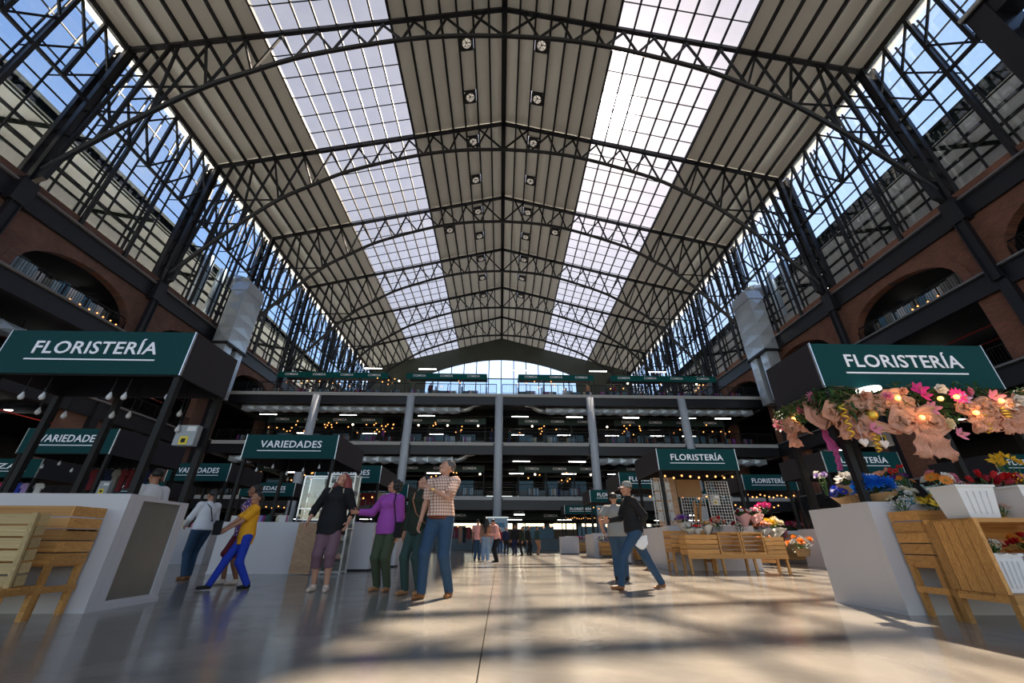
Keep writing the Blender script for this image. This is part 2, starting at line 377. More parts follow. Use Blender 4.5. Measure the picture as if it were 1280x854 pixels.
MB().box(-.2,1.3,-.6,.42,0,28.3).obj('post','dark_painted_steel',t); MB().box(-.3,1.4,-7.5,.5,28.3,28.6).obj('cap_beam','dark_painted_steel',t); MB().box(-.42,-.28,-7.5,.52,28.35,28.6).obj('edge_flange','concrete_edge',t)
MB().box(-.1,1.3,-7.4,-.61,27.2,28.29).obj('girder','dark_painted_steel',t); MB().bar((.6,-.5,25.2),(.6,-3.2,27.3),.5,.6).obj('knee_brace','dark_painted_steel',t)
# ---------------- columns at the eaves ----------------
def make_column():
    t=thing('truss_column','x','column')
    for dx in (-.42,.42):
        mb=MB(); mb.box(dx-.05,dx+.05,-.25,.25,14.3,34.6); mb.box(dx-.16,dx+.16,-.28,-.22,14.3,34.6); mb.box(dx-.16,dx+.16,.22,.28,14.3,34.6); mb.obj('flange','dark_painted_steel',t)
    mb=MB(); k=0; z=19.
    while z<34: mb.bar((-.4,0,z),(.4,0,z+.75),.09); mb.bar((.4,0,z+.75),(-.4,0,z+1.5),.09); z+=1.5
    mb.obj('lacing','steel_web',t)
    MB().box(-.6,.6,-.45,.45,18.6,20.3).obj('collar','dark_painted_steel',t)
    MB().box(-.28,.28,-.28,.28,0,14.4).obj('lower_post','dark_painted_steel',t)
    return t
col0=make_column(); first=True
for i,y in enumerate([-3.3]+TY+[82.0]):
    for sx in (-1,1):
        side='left' if sx<0 else 'right'
        nm={0:'just behind the camera',1:'just outside the frame edge'}.get(i,f'number {i-1} from the front')
        lab=f'tall dark steel column on the {side} side, {nm}, carrying the roof'
        lab={2:f'huge dark latticed steel column on the {side}, the largest in view',3:f'second dark steel column along the {side} wall, beyond the largest',4:f'third dark steel column along the {side} wall beside the silver duct',5:f'fourth dark steel column along the {side} windows, past the duct',6:f'fifth dark steel column along the {side} windows',7:f'sixth dark steel column along the {side} windows, far back',8:f'dark steel column in the far {side} corner by the gable'}.get(i,lab)
        if first: col0.location=(HX+sx*29.1,y,0); col0['label']=lab; col0['group']='eaves columns'; first=False
        else: dup(col0,(HX+sx*29.1,y,0),label=lab,group='eaves columns')

# ---------------- glazed clerestory walls, side trusses ----------------
ZS=20.9
for i,sx in enumerate((-1,1)):
    w=struct(link('window_%d'%(i+3),None,loc=(HX,0,0)))
    X=sx*30.0; pitch=BAY/6; n0=int((-14-Y1)//pitch)+1; ys=[Y1+pitch*k for k in range(n0,int((82-Y1)/pitch)+1)]
    zs=[ZS,23.1,25.3,27.5,29.8,32.1,34.2]
    rest=MB()
    for a,b_ in zip(ys[:-1],ys[1:]):
        for c,d in zip(zs[:-1],zs[1:]):
            if 10<a<52: MB().box(X-.01,X+.01,a+.02,b_-.02,c+.02,d-.02).obj('pane','window_glass',w)
            else: rest.box(X-.01,X+.01,a+.02,b_-.02,c+.02,d-.02)
    rest.obj('far_panes','window_glass',w,kind='stuff')
    for a in ys: MB().box(X-.06,X+.06,a-.045,a+.045,ZS-.1,34.6).obj('mullion','steel_web',w)
    for c in zs: MB().box(X-.05,X+.05,-14,82,c-.04,c+.04).obj('rail','steel_web',w)
    # side truss hung under the eaves, and the heavy posts
    ss=tag(link('clerestory_truss',None,None,(HX,0,0)),f'long steel lattice truss running under the {"left" if sx<0 else "right"} eaves in front of the windows','truss','eaves lattice trusses')
    X=sx*29.0
    MB().box(X-.1,X+.1,-14,82,28.05,28.25).obj('bottom_chord','dark_painted_steel',ss)
    MB().box(X-.12,X+.12,-14,82,34.35,34.6).obj('top_chord','dark_painted_steel',ss)
    for k,a in enumerate(ys):
        j=(n0+k)%6
        if j==0: continue
        heavy=j%2==0
        MB().box(X-.11,X+.11,a-.11,a+.11,(20.0 if heavy else 28.1),34.4).obj('post','dark_painted_steel',ss)
        if heavy: MB().box(X+sx*.62,X+sx*.78,a+.1,a+.22,ZS-.6,34.4).obj('post','steel_web',ss)
    for k,a in enumerate(ys[:-1]):
        j=(n0+k)%6; d=pitch
        near=j<3  # K braces point to the nearer column
        y_out,y_in=(a+d,a) if near else (a,a+d)
        y_out,y_in=(y_in,y_out)
        MB().bar((X,y_in,28.15),(X,y_out,31.25),.13).obj('diagonal','steel_web',ss)
        MB().bar((X,y_in,34.3),(X,y_out,31.25),.13).obj('diagonal','steel_web',ss)
        MB().bar((X,a,31.25) if 0 else (X+sx*.9,a,28.1),(X,a,28.1),.07).obj('bracket','steel_web',ss)
    # bright flashing seen at the head of the windows
    MB().box(sx*29.75-.2,sx*29.75+.2,-14,82,34.75,34.85).obj('eaves_flashing','white_trim',ss)

# ---------------- brick side walls with arches ----------------
def arch_pts(y0,y1,zb,zt,n=16):
    c=(y0+y1)/2; a=(y1-y0)/2
    return [(c-a*math.cos(PI*k/n),zb+(zt-zb)*(math.sin(PI*k/n))**.8) for k in range(n+1)]
D3=14.95; D2=9.75; D1=4.6
for i,sx in enumerate((-1,1)):
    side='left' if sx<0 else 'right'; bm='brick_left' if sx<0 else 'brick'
    w=struct(link('wall_'+side,None,loc=(HX,0,0)))
    xa,xb=(29.15,29.75) if sx>0 else (-29.75,-29.15)
    cols=[-13.98]+[y for y in [-3.3]+TY]+[82.0]
    for a,b_ in zip(cols[:-1],cols[1:]):
        # spandrel with arch, made of quads around the opening
        o0,o1=a+1.75,b_-.75
        if b_-a<6: 
            MB().box(xa,xb,a,b_,D3,20.8).obj('brickwork',bm,w); continue
        ap=arch_pts(o0,o1,D3+.3,18.05)
        mb=MB(); poly=[(a,D3)]+[(o0,D3)]+ap+[(o1,D3),(b_,D3),(b_,20.8),(a,20.8)]
        # strips above arch
        ztop=20.8
        for (p,q) in zip(ap[:-1],ap[1:]):
            vs=[(xa,p[0],p[1]),(xb,p[0],p[1]),(xb,q[0],q[1]),(xa,q[0],q[1]),(xa,p[0],ztop),(xb,p[0],ztop),(xb,q[0],ztop),(xa,q[0],ztop)]
            mb.add(vs,[(0,3,2,1),(4,5,6,7),(0,1,5,4),(1,2,6,5),(2,3,7,6),(3,0,4,7)])
        mb.box(xa,xb,a,o0,D3,ztop); mb.box(xa,xb,o1,b_,D3,ztop)
        mb.obj('brickwork',bm,w)
        # ring of voussoirs proud of the wall
        mb=MB(); c=(o0+o1)/2
        for (p,q) in zip(ap[:-1],ap[1:]):
            def outp(s_,k=.55):
                d=Vector((s_[0]-c,(s_[1]-D3)*1.2)).normalized(); return (s_[0]+d.x*k,s_[1]+d.y*k)
            xi=xa-.04 if sx>0 else xb+.04; xo=xa+.3 if sx>0 else xb-.3
            P_,Q_=outp(p),outp(q)
            e=.012*(q[0]-p[0])
            vs=[(xi,p[0]+e,p[1]),(xi,q[0]-e,q[1]),(xi,Q_[0]-e,Q_[1]),(xi,P_[0]+e,P_[1])]; vs+=[(xo,v[1],v[2]) for v in vs]
            mb.add(vs,[(0,1,2,3),(7,6,5,4),(0,4,5,1),(1,5,6,2),(2,6,7,3),(3,7,4,0)])
        mb.obj('arch_ring',bm,w)
    for y in [-3.3]+TY+[82]:
        MB().box(*sorted((sx*29.2,sx*29.8)),y-1.75,y+1.75,0,D3-1.0).obj('pier',bm,w)
    xi=sx*28.95
    for z0,z1 in ((18.75,20.0),(13.85,15.05),(8.6,9.75),(3.5,4.6)):
        mb=MB(); x2=sx*29.4
        mb.box(*sorted((xi,x2)),-14,82,z0,z1); mb.obj('beam','dark_painted_steel',w)
        MB().box(*sorted((xi-sx*.22,x2)),-14,82 if z0>15 else 41,z1,z1+.10).obj('ledge','grey_ledge',w)
    # outer wall of the side aisle, slabs of the side galleries
    X=sx*45.8
    MB().box(*sorted((X,X+sx*.3)),-14,82,0,19.4).obj('outer_wall','concrete_dark',w)
    for z in (D1,D2,D3,19.3):
        MB().box(*sorted((sx*29.3,sx*45.8)),-14,82,z-.25,z-.02).obj('gallery_deck','ceil_dark',w)
        for k in range(10): MB().box(*sorted((sx*29.4,sx*45.7)),Y1-BAY*3+k*BAY-.15+ (0),Y1-BAY*3+k*BAY+.15,z-.9,z-.26).obj('joist','dark_painted_steel',w)
# ---------------- neighbouring roofs seen through the clerestory ----------------
mat('neighbour_sheet',(.80,.78,.74),.6,var=.06,vs=.5,trans=.04); mat('neighbour_dark',(.016,.02,.016),.8,var=.2,vs=3,spec=.1); mat('neighbour_white',(.88,.84,.82),.7)
mat('bounce_roof',(.60,.58,.55),.6,var=.1,vs=.2)
for sx in (-1,1):
    side='left' if sx<0 else 'right'
    t=thing('neighbour_roof',f'underside of the neighbouring roof seen through the {side} windows','roof',(HX,0,0),group='neighbouring roofs')
    def sd(x0,z0,x1,z1,name,mm,th=.06,parent=t):
        vs=[(sx*x0,-14,z0),(sx*x1,-14,z1),(sx*x1,90,z1),(sx*x0,90,z0)]; vs+=[(v[0],v[1],v[2]+th) for v in vs]
        return MB().add(vs,[(0,3,2,1),(4,5,6,7),(0,1,5,4),(1,2,6,5),(2,3,7,6),(3,0,4,7)]).obj(name,mm,parent)
    # fascia and gutter, then sheets falling away, then a parapet wall
    MB().box(*sorted((sx*33.0,sx*33.25)),-14,90,28.15,29.3).obj('fascia','neighbour_dark',t); MB().box(*sorted((sx*32.85,sx*33.0)),-14,90,28.85,29.05).obj('gutter','neighbour_dark',t)
    xs=[33.3+2.23*k for k in range(4)]
    for k,(a,b_) in enumerate(zip(xs[:-1],xs[1:])):
        f=lambda x:28.3+(x-33.3)*.19
        sd(a,f(a),b_,f(b_),'roof_sheet','neighbour_sheet')
        MB().bar((sx*b_,-14,f(b_)-.1),(sx*b_,90,f(b_)-.1),.22,.2).obj('purlin','steel_web',t)
    for k in range(-2,10): MB().bar((sx*33.3,Y1+k*BAY*.9+2,28.1),(sx*40,Y1+k*BAY*.9+2,29.3),.12,.4).obj('rafter','neighbour_dark',t)
    wl=thing('parapet_wall',f'white parapet wall beyond the {side} windows','wall',(HX,0,0),group='white parapets outside')
    MB().box(*sorted((sx*40.05,sx*40.35)),-14,90,19.8,29.7).obj('plaster','neighbour_white',wl)
    mb=MB().box(*sorted((sx*30.4,sx*41.4)),-14,90,19.5,19.8); mb.obj('bounce_terrace','bounce_roof',wl)  # unseen pale slab added to bounce sunlight up onto the ceiling
# ---------------- end gallery (three decks) ----------------
YF=41.0; YB=82.0
colx=[-39.1,-29.4,-19.6,-9.7,-.3,9.45,19.4,29.0,38.8]
gal=struct(link('trim_1',None))
for z in (D1,D2,D3):
    MB().box(-29,28.6,YF,YB,z-.22,z-.02).obj('deck','concrete_dark',gal)
    MB().box(-29,28.6,YF-.12,YF+.1,z-.30,z+.04).obj('deck_edge','concrete_edge',gal)
    MB().box(-29,28.6,YF+.02,YF+.3,z-1.15,z-.3).obj('edge_beam','dark_painted_steel',gal)
    for y in (46,51.5,57,63,69,75): MB().box(-29,28.6,y,y+.3,z-1.0,z-.23).obj('joist','dark_painted_steel',gal)
    for x in colx[2:7]: MB().box(x-.15,x+.15,YF+.3,YB,z-.9,z-.23).obj('girder','dark_painted_steel',gal)
for i,x in enumerate(colx[2:7]):
    t=thing('gallery_column',['pale blue gallery column, leftmost, rising behind the kiosk canopy','pale blue gallery column between the left end and the middle','pale blue gallery column in the middle of the hall under the ridge','pale blue gallery column right of the middle one','pale blue gallery column, rightmost, rising above the kiosk canopy'][i],'column',(x,YF-.1,0),group='gallery columns')
    MB().lathe([(.42,0),(.42,D3-.35)],14).obj('shaft','column_paint',t,smooth=True); MB().box(-.5,.5,-.5,.5,0,.25).obj('base','concrete_edge',t)
    for z in (D1,D2): MB().box(-.5,.5,-.1,.5,z-1.1,z-.1).obj('bracket','dark_painted_steel',t)
# end wall with arched gable window
we=struct(link('wall_back',None,loc=(HX,0,0)))
mat('gable_sheet',(.075,.085,.07),.7,var=.2,vs=.6)
mb=MB(); n=24; 
def gz(x): return 37.4-3.9*(abs(x)/16.5)**1.9
for k in range(-14,14):
    x0,x1=k*29/14,(k+1)*29/14
    a0,a1=[gz(v) if abs(v)<=20.8 else zc(v) for v in (x0,x1)]
    if abs((x0+x1)/2)<17:
        a0,a1=gz(x0),gz(x1)
        vs=[(x0,YB,a0),(x1,YB,a1),(x1,YB,zr(x1)+.1),(x0,YB,zr(x0)+.1)]
    else: vs=[(x0,YB,18.),(x1,YB,18.),(x1,YB,zr(x1)+.1),(x0,YB,zr(x0)+.1)]
    vs+=[(v[0],v[1]+.3,v[2]) for v in vs]; mb.add(vs,[(0,1,2,3),(7,6,5,4),(0,4,5,1),(1,5,6,2),(2,6,7,3),(3,7,4,0)])
mb.obj('gable_cladding','gable_sheet',we)
MB().box(-46,46,YB+.02,YB+.35,0,2.9).obj('dado','concrete_dark',we)
for z0,z1 in ((4.3,6.2),(8.7,10.9),(13.9,15.6)): MB().box(-46,46,YB+.02,YB+.35,z0,z1).obj('spandrel','concrete_dark',we)
for k in range(-15,16): 
    if k%2: MB().box(k*3-.5,k*3+.5,YB+.02,YB+.3,0,15).obj('pier','concrete_dark',we)
w=struct(link('window_5',None,loc=(HX,0,0)))
for k in range(-6,7):
    x=k*2.75; MB().box(x-.09,x+.09,YB-.1,YB+.1,15.6,gz(x)).obj('mullion','steel_web',w)
    if k<6: 
        for c,d in ((15.7,19.5),(19.5,24),(24,28.5),(28.5,32.8)): MB().box(x+.1,x+2.65,YB-.02,YB,c+.05,d-.05).obj('pane','window_glass',w)
for z in (19.5,24,28.5,32.8): MB().box(-17,17,YB-.08,YB+.08,z-.1,z+.1).obj('rail','steel_web',w)
# ---------------- smooth figures: distance-field bodies meshed with surface nets ----------------
V3=lambda *a: np.array(a,float)
def nrm(v): return v/ (np.linalg.norm(v)+1e-9)
class SDF:
    def __init__(s,k=.03): s.p=[]; s.k=k
    def cap(s,a,b,ra,rb,k=None,cut=False,flat=None):
        s.p.append(('c',V3(*a),V3(*b),ra,rb,s.k if k is None else k,cut,flat)); return s
    def ell(s,c,r,R=None,k=None,sub=False):
        s.p.append(('e',V3(*c),V3(*r),np.eye(3) if R is None else R,s.k if k is None else k,sub)); return s
    def plane(s,n,d,a=None,b=None): s.p.append(('p',V3(*n),d)); return s   # keep n.x<d
    def bounds(s):
        lo=V3(9,9,9); hi=-lo
        for q in s.p:
            if q[0]=='c':
                r=max(q[3],q[4]); lo=np.minimum(lo,np.minimum(q[1],q[2])-r); hi=np.maximum(hi,np.maximum(q[1],q[2])+r)
            elif q[0]=='e' and not q[5]:
                r=max(q[2]); lo=np.minimum(lo,q[1]-r); hi=np.maximum(hi,q[1]+r)
        return lo,hi
    def mesh(s,h):
        lo,hi=s.bounds(); lo=lo-3*h; hi=hi+3*h; n=np.ceil((hi-lo)/h).astype(int)+1
        D=np.full(n,.5,np.float32); ax=[lo[i]+h*np.arange(n[i]) for i in range(3)]
        for q in s.p:
            if q[0]=='p':
                X=ax[0][:,None,None]*q[1][0]+ax[1][None,:,None]*q[1][1]+ax[2][None,None,:]*q[1][2]-q[2]
                D=np.maximum(D,X); continue
            m=(.04+3*h)
            if q[0]=='c': r=max(q[3],q[4])+m+q[5]; l=np.minimum(q[1],q[2])-r; u=np.maximum(q[1],q[2])+r
            else: r=max(q[2])+m+q[4]; l=q[1]-r; u=q[1]+r
            i0=np.maximum(((l-lo)/h).astype(int),0); i1=np.minimum(((u-lo)/h).astype(int)+2,n)
            if (i1<=i0).any(): continue
            sl=tuple(slice(i0[j],i1[j]) for j in range(3))
            G=np.stack(np.meshgrid(*[ax[j][sl[j]] for j in range(3)],indexing='ij'),-1)
            if q[0]=='c':
                a,b,ra,rb,k,cut,flat=q[1:]; ab=b-a; L2=ab@ab+1e-12
                t=np.clip(((G-a)@ab)/L2,0,1); W_=G-a-t[...,None]*ab
                if flat is not None:   # flattened limb: squash along 'flat' direction
                    f=V3(*flat[:3]); f=nrm(f); W_=W_+(W_@f)[...,None]*f*(flat[3]-1)
                d=np.linalg.norm(W_,axis=-1)-(ra+(rb-ra)*t)
                if cut: u_=ab/math.sqrt(L2); d=np.maximum(d,(G-b)@u_)
                dd=D[sl]; hh=np.maximum(k-np.abs(dd-d),0)/max(k,1e-6); D[sl]=np.minimum(dd,d)-hh*hh*k*.25
            else:
                c,r3,R_,k,sub=q[1:]; p=(G-c)@R_
                kk=np.linalg.norm(p/r3,axis=-1); k2=np.linalg.norm(p/(r3*r3),axis=-1)+1e-9; d=kk*(kk-1)/k2
                dd=D[sl]
                if sub: hh=np.maximum(k-np.abs(dd+d),0)/max(k,1e-6); D[sl]=np.maximum(dd,-d)+hh*hh*k*.25
                else: hh=np.maximum(k-np.abs(dd-d),0)/max(k,1e-6); D[sl]=np.minimum(dd,d)-hh*hh*k*.25
        return nets(D,lo,h)
def nets(D,lo,h):
    s=D<0; c=[s[i:s.shape[0]-1+i,j:s.shape[1]-1+j,k:s.shape[2]-1+k] for i in(0,1) for j in(0,1) for k in(0,1)]
    tot=sum(x.astype(np.int8) for x in c); act=(tot>0)&(tot<8); idx=np.argwhere(act)
    if len(idx)==0: return np.zeros((0,3)),[]
    ids=np.full(act.shape,-1,int); ids[tuple(idx.T)]=np.arange(len(idx))
    acc=np.zeros((len(idx),3)); cnt=np.zeros(len(idx))
    cor=[(i,j,k) for i in(0,1) for j in(0,1) for k in(0,1)]
    for a in range(8):
        for b in range(a+1,8):
            A=np.array(cor[a]);B=np.array(cor[b])
            if abs(A-B).sum()!=1: continue
            va=D[tuple((idx+A).T)]; vb=D[tuple((idx+B).T)]; m=(va<0)!=(vb<0)
            t=np.where(m,va/(va-vb+1e-12),0)[:,None]; acc+=np.where(m[:,None],A+(B-A)*t,0); cnt+=m
    V_=lo+h*(idx+acc/cnt[:,None]); F=[]
    for ax_ in range(3):
        sl0=[slice(None)]*3; sl1=[slice(None)]*3; sl0[ax_]=slice(0,-1); sl1[ax_]=slice(1,None)
        a=s[tuple(sl0)]; b=s[tuple(sl1)]; e=np.argwhere(a!=b)
        o1,o2=[x for x in range(3) if x!=ax_]
        e=e[(e[:,o1]>0)&(e[:,o2]>0)&(e[:,o1]<s.shape[o1]-1)&(e[:,o2]<s.shape[o2]-1)]
        if len(e)==0: continue
        fl_=a[tuple(e.T)]
        def g(d1,d2):
            q=e.copy(); q[:,o1]-=d1; q[:,o2]-=d2; return ids[tuple(q.T)]
        Q=np.stack([g(0,0),g(1,0),g(1,1),g(0,1)],1)
        fl_=fl_ if ax_!=1 else ~fl_
        Q=np.where(fl_[:,None],Q,Q[:,::-1]); F+=Q[(Q>=0).all(1)].tolist()
    return V_,F
def sobj(name,parts,mt,parent,T=None):
    V_=[];F=[]
    for v,f in parts:
        o=len(V_); V_+= [tuple(x) for x in np.asarray(v)]; F+=[tuple(i+o for i in q) for q in f]
    me=bpy.data.meshes.new(name); me.from_pydata(V_,[],F); me.materials.append(M(mt)); me.polygons.foreach_set('use_smooth',[True]*len(F)); me.update()
    return link(name,me,parent)
def rotm(yaw=0,pitch=0,roll=0): # yaw about z, pitch about x (positive looks up when facing -y), roll about y
    return np.array(Euler((-pitch,roll,0)).to_matrix().to_4x4())[:3,:3] if yaw==0 else np.array((Matrix.Rotation(yaw,3,'Z')@Euler((-pitch,roll,0)).to_matrix()))
# templates, face looks to -y, origin at head centre
def head_sdf(fem):
    s=SDF(.018); j=.93 if fem else 1.
    s.ell((0,.012,.035),(.074,.092,.083)); s.ell((0,-.022,-.025),(.058*j,.066,.078)); s.ell((0,-.058,-.082),(.026*j,.022,.020),k=.03)
    s.ell((0,-.012,-.068),(.050*j,.05,.04)); s.cap((0,-.083,.012),(0,-.103,-.022),.008,.0125,k=.012); s.ell((0,-.094,-.026),(.017,.012,.009),k=.01)
    s.ell((0,-.083,.03),(.055,.016,.012),k=.02)
    for x in (-1,1):
        s.ell((x*.030,-.094,.008),(.017,.014,.011),k=.012,sub=True); s.ell((x*.030,-.076,.008),(.0135,.0125,.0125),k=.004)
        s.ell((x*.076,.012,-.005),(.009,.018,.030),k=.006); s.ell((x*.042,-.062,-.022),(.020,.022,.020),k=.02)
    s.ell((0,-.084,-.052),(.022,.012,.005),k=.006); s.ell((0,-.082,-.061),(.019,.012,.006),k=.006)
    return s
HEADS={f:head_sdf(f).mesh(.0065) for f in (False,True)}
def hand_sdf(curl,side,fist=False):
    # wrist at origin, fingers towards -z, palm facing +x*side (towards thigh), thumb to -y
    s=SDF(.006); s.ell((0,0,-.045),(.016,.038,.052),k=.01); s.cap((0,0,.02),(0,0,-.02),.024,.022,k=.02,flat=(1,0,0,1.3))
    for i,(y,l) in enumerate(((-.029,.072),(-.010,.080),(.009,.074),(.027,.058))):
        a=V3(0,y,-.085); c=curl*(1+.15*i)
        d1=V3(side*math.sin(c*.6),y*1.2,-math.cos(c*.6)); b=a+nrm(d1)*l*.45
        d2=V3(side*math.sin(c*1.5),y*.6,-math.cos(c*1.5)); e=b+nrm(d2)*l*.32
        d3=V3(side*math.sin(c*2.2),y*.3,-math.cos(c*2.2)); g=e+nrm(d3)*l*.25
        s.cap(a,b,.0095,.0085); s.cap(b,e,.0085,.0078); s.cap(e,g,.0078,.0065)
    a=V3(side*.006,-.028,-.03); b=a+V3(side*.016,-.026,-.030); c=b+V3(side*.012,-.006,-.030)
    s.cap(a,b,.013,.0105,k=.012); s.cap(b,c,.0105,.008); return s
HANDS={(side,c):hand_sdf(cv,side).mesh(.0055) for side in (-1,1) for c,cv in (('relax',.35),('grip',1.05))}
def ik(a,t,l1,l2,hint):
    a=V3(*a);t=V3(*t);d=t-a;L_=min(np.linalg.norm(d),(l1+l2)*.999);u=nrm(d); t=a+u*L_
    x=(l1*l1-l2*l2+L_*L_)/(2*L_); h_=math.sqrt(max(l1*l1-x*x,0)); hp=V3(*hint); hp=nrm(hp-u*(hp@u)); return a+u*x+hp*h_,t
def person(label,loc,rz,H,cl,pose={},fem=False,g=1.,skin='skin',res=.0125,group=None,hair=None,hairm='hair_black',cat='person',seat=False):
    k=H/1.7; t=thing('person',label,cat,loc,rz,group); s=lambda *a:V3(*a)*k
    P_=dict(lean=(0,0),turn=0,look=(0,0,0),fl=(.10,0,0),fr=(-.10,0,0),hl=None,hr=None,hip=0.,drop=0.); P_.update(pose)
    # x>0 is the figure's left when it faces -y
    lx,ly=P_['lean']; dz=-P_['drop']
    hipc=s(P_['hip'],0,.92+dz); chest=hipc+s(lx*.6,ly*.6,.36); neck=hipc+s(lx,ly,.53); Rt=rotm(P_['turn'])
    sh={q:neck+s(0,0,-.075)+Rt@s(q*(.165 if fem else .185),0,0) for q in (1,-1)}
    hd=neck+s(lx*.3,ly*.3-.012,.135)
    Rh=rotm(*P_['look']); yaw=P_['look'][0]
    hd=neck+Rh@s(0,-.015,.135)
    hj={q:hipc+s(q*.088,0,-.03) for q in (1,-1)}
    ft={1:s(*P_['fl'])+s(0,0,.085),-1:s(*P_['fr'])+s(0,0,.085)}; kn={}
    for q in (1,-1): kn[q],ft[q]=ik(hj[q],ft[q],.43*k,.42*k,P_.get('kh',(0,-1,0)))
    el={};wr={}
    for q,key in ((1,'hl'),(-1,'hr')):
        tg=P_[key]
        if tg is None: tg=sh[q]/k+V3(q*.07,-.04,-.53)
        hint=P_.get('e'+key[1],(q*.6,1,-.2)); el[q],wr[q]=ik(sh[q],s(*tg),.285*k,.255*k,hint)
    lr=g**.8
    body=SDF(.035*k)
    body.ell(chest,(s(.135*g,.095*g,.165))).ell(hipc+s(0,0,.02),s(.13*g,.09*g,.11)).cap(hipc,chest,.105*k*g,.115*k*g,k=.05)
    body.cap(neck+s(0,.01,-.06),hd+Rh@s(0,.02,-.05),.050*k,.047*k)
    legs=[]
    for q in (1,-1):
        thin=.84 if cl.get('length',1.)>=1 else .97
        body.cap(hj[q],kn[q],.076*k*lr*thin,.053*k*lr*thin,k=.01).cap(kn[q],kn[q]*.6+ft[q]*.4+s(0,.008,0),.051*k*lr*thin,.053*k*lr*thin,k=.01).cap(kn[q]*.6+ft[q]*.4,ft[q],.050*k*lr*thin,.034*k,k=.01)
        fd=P_.get('fd'+('l' if q==1 else 'r'),(q*.15,-1,0)); fd=nrm(V3(*fd)); P_['_fd%d'%q]=fd
        body.cap(ft[q]+s(0,0,-.04),ft[q]+fd*.13*k+s(0,0,-.058),.032*k,.022*k,k=.02)
        body.cap(sh[q],el[q],.048*k*lr,.037*k*lr,k=.03).cap(el[q],wr[q],.037*k*lr,.024*k,k=.02)
    bm=body.mesh(res); parts=[bm]
    v,f=HEADS[fem]; parts.append((v@Rh.T*k*1.02+hd,f))
    for q in (1,-1):
        fa=nrm(wr[q]-el[q]); u=-fa; refx=V3(1,0,0)-u*u[0]; refx=nrm(refx) if np.linalg.norm(refx)>.2 else nrm(V3(0,1,0)-u*u[1]); ry=np.cross(u,refx)
        B=np.stack([refx,ry,u],1); v,f=HANDS[(-q,P_.get('grip'+('l' if q==1 else 'r'),'relax'))]; parts.append((v@B.T*k+wr[q],f))
    sobj('body',parts,skin,t)
    # eyes, brows, mouth
    mb=MB()
    for q in (1,-1):
        for (r,dy,z_,mm,sc_) in ((.0105,-.0815,.008,0,(1.25,.7,.8)),(.0052,-.089,.008,1,(1,.5,1))):
            c=Rh@s(q*.030,dy,z_)+hd; mb.sphere(c,r*k,8,6,mm,sc_)
        a=Rh@s(q*.014,-.096,.026)+hd; b_=Rh@s(q*.047,-.082,.029)+hd; mb.bar(a,b_,.006*k,.006*k,mi=1)
    mb.obj('eyes',['eye_white','hair_black'],t,smooth=True)
    a=[Rh@s(x,-.097+.25*abs(x),-.0565)+hd for x in (-.02,0,.02)]; MB().tube(a,[.003*k,.0055*k,.003*k],6).obj('mouth','lips',t,smooth=True)
    # hair
    hs=hair or 'short'
    hz=SDF(.012*k)
    if hs!='bald':
        hz.ell(hd+Rh@s(0,.022,.048),s(.083,.094,.084),Rh)
        if hs in('long','verylong'):
            dn=V3(0,.06,-.30 if hs=='long' else -.42)*k; back=hd+Rh@s(0,.07,-.02)
            hz.cap(back,neck+s(0,.10,-.05),.080*k,.10*k,k=.04); hz.cap(neck+s(0,.10,-.05),neck+s(0,.12,-.18 if hs=='long' else -.34),.085*k,.05*k,k=.04)
            for q in (1,-1): hz.cap(hd+Rh@s(q*.075,.03,.0),neck+s(q*.13,.03,-.10),.042*k,.052*k,k=.03); hz.cap(neck+s(q*.13,.03,-.10),neck+s(q*.13,.06,-.22 if q>0 else -.12),.05*k,.03*k,k=.03)
        if hs in('bun','tied'):
            hz.ell(hd+Rh@s(0,.11,.03 if hs=='tied' else .07),s(.045,.045,.045)); 
            if hs=='tied': hz.cap(hd+Rh@s(0,.12,.02),hd+Rh@s(0,.15,-.14),.035*k,.02*k)
        if hs=='curly':
            for i in range(26):
                a_=i*2.4; z_=.1-.2*i/26; hz.ell(hd+Rh@s(.085*math.cos(a_),.03+.08*math.sin(a_) if math.sin(a_)>-.3 else .01,z_*.8+.02),s(.032,.032,.032))
        hz.ell(hd+Rh@s(0,-.075,-.03),s(.066,.075,.098),Rh,k=.01,sub=True)
        if 'lock' in cl:
            for q_ in cl['lock']: hz.cap(hd+Rh@s(q_*.06,.05,.02),neck+s(q_*.155,.045,-.06),.06*k,.065*k,k=.04); hz.cap(neck+s(q_*.155,.045,-.06),neck+s(q_*.17,.07,-.30),.065*k,.035*k,k=.04)
        sobj('hair',[hz.mesh(.008 if res<.016 else .013)],hairm,t)
    # top
    e=.016*k; top=SDF(.04*k)
    hem=cl.get('hem',-.06); hemr=cl.get('hemr',1.0)
    top.ell(chest,s(.140*g,.10*g,.17)+e).ell(hipc+s(0,-.01,.09),s(.135*g,.108*g,.16)+e).cap(hipc+s(0,0,hem-.06),chest,.152*k*g*hemr+e,.115*k*g+e,k=.06,flat=(0,1,0,1.22))
    top.ell(hipc+s(0,.005,.0),(s(.150*g,.120*g,.14)*V3(hemr,hemr,1)+e*1.1))
    top.cap(sh[1],sh[-1],.052*k+e,.052*k+e,k=.05); top.cap(neck+s(0,0,-.07),neck+s(0,0,-.02),.075*k,.058*k,k=.03)
    if fem: 
        for q in (1,-1): top.ell(chest+Rt@s(q*.065,-.085*g,.02),s(.06,.05,.055)*g,k=.04)
    sl=cl.get('sleeve','short')
    for q in (1,-1):
        if sl=='short': top.cap(sh[q],sh[q]*.22+el[q]*.78,.058*k*lr+e*.8,.054*k*lr+e,cut=True,k=.04)
        else:
            top.cap(sh[q],el[q],.054*k*lr+e*.7,.044*k*lr+e*.7,k=.04)
            fr={'long':.95,'three':.55}[sl]; top.cap(el[q],el[q]*(1-fr)+wr[q]*fr,.044*k*lr+e*.7,(.032+.012*(1-fr))*k*lr+e*.7,cut=True,k=.02)
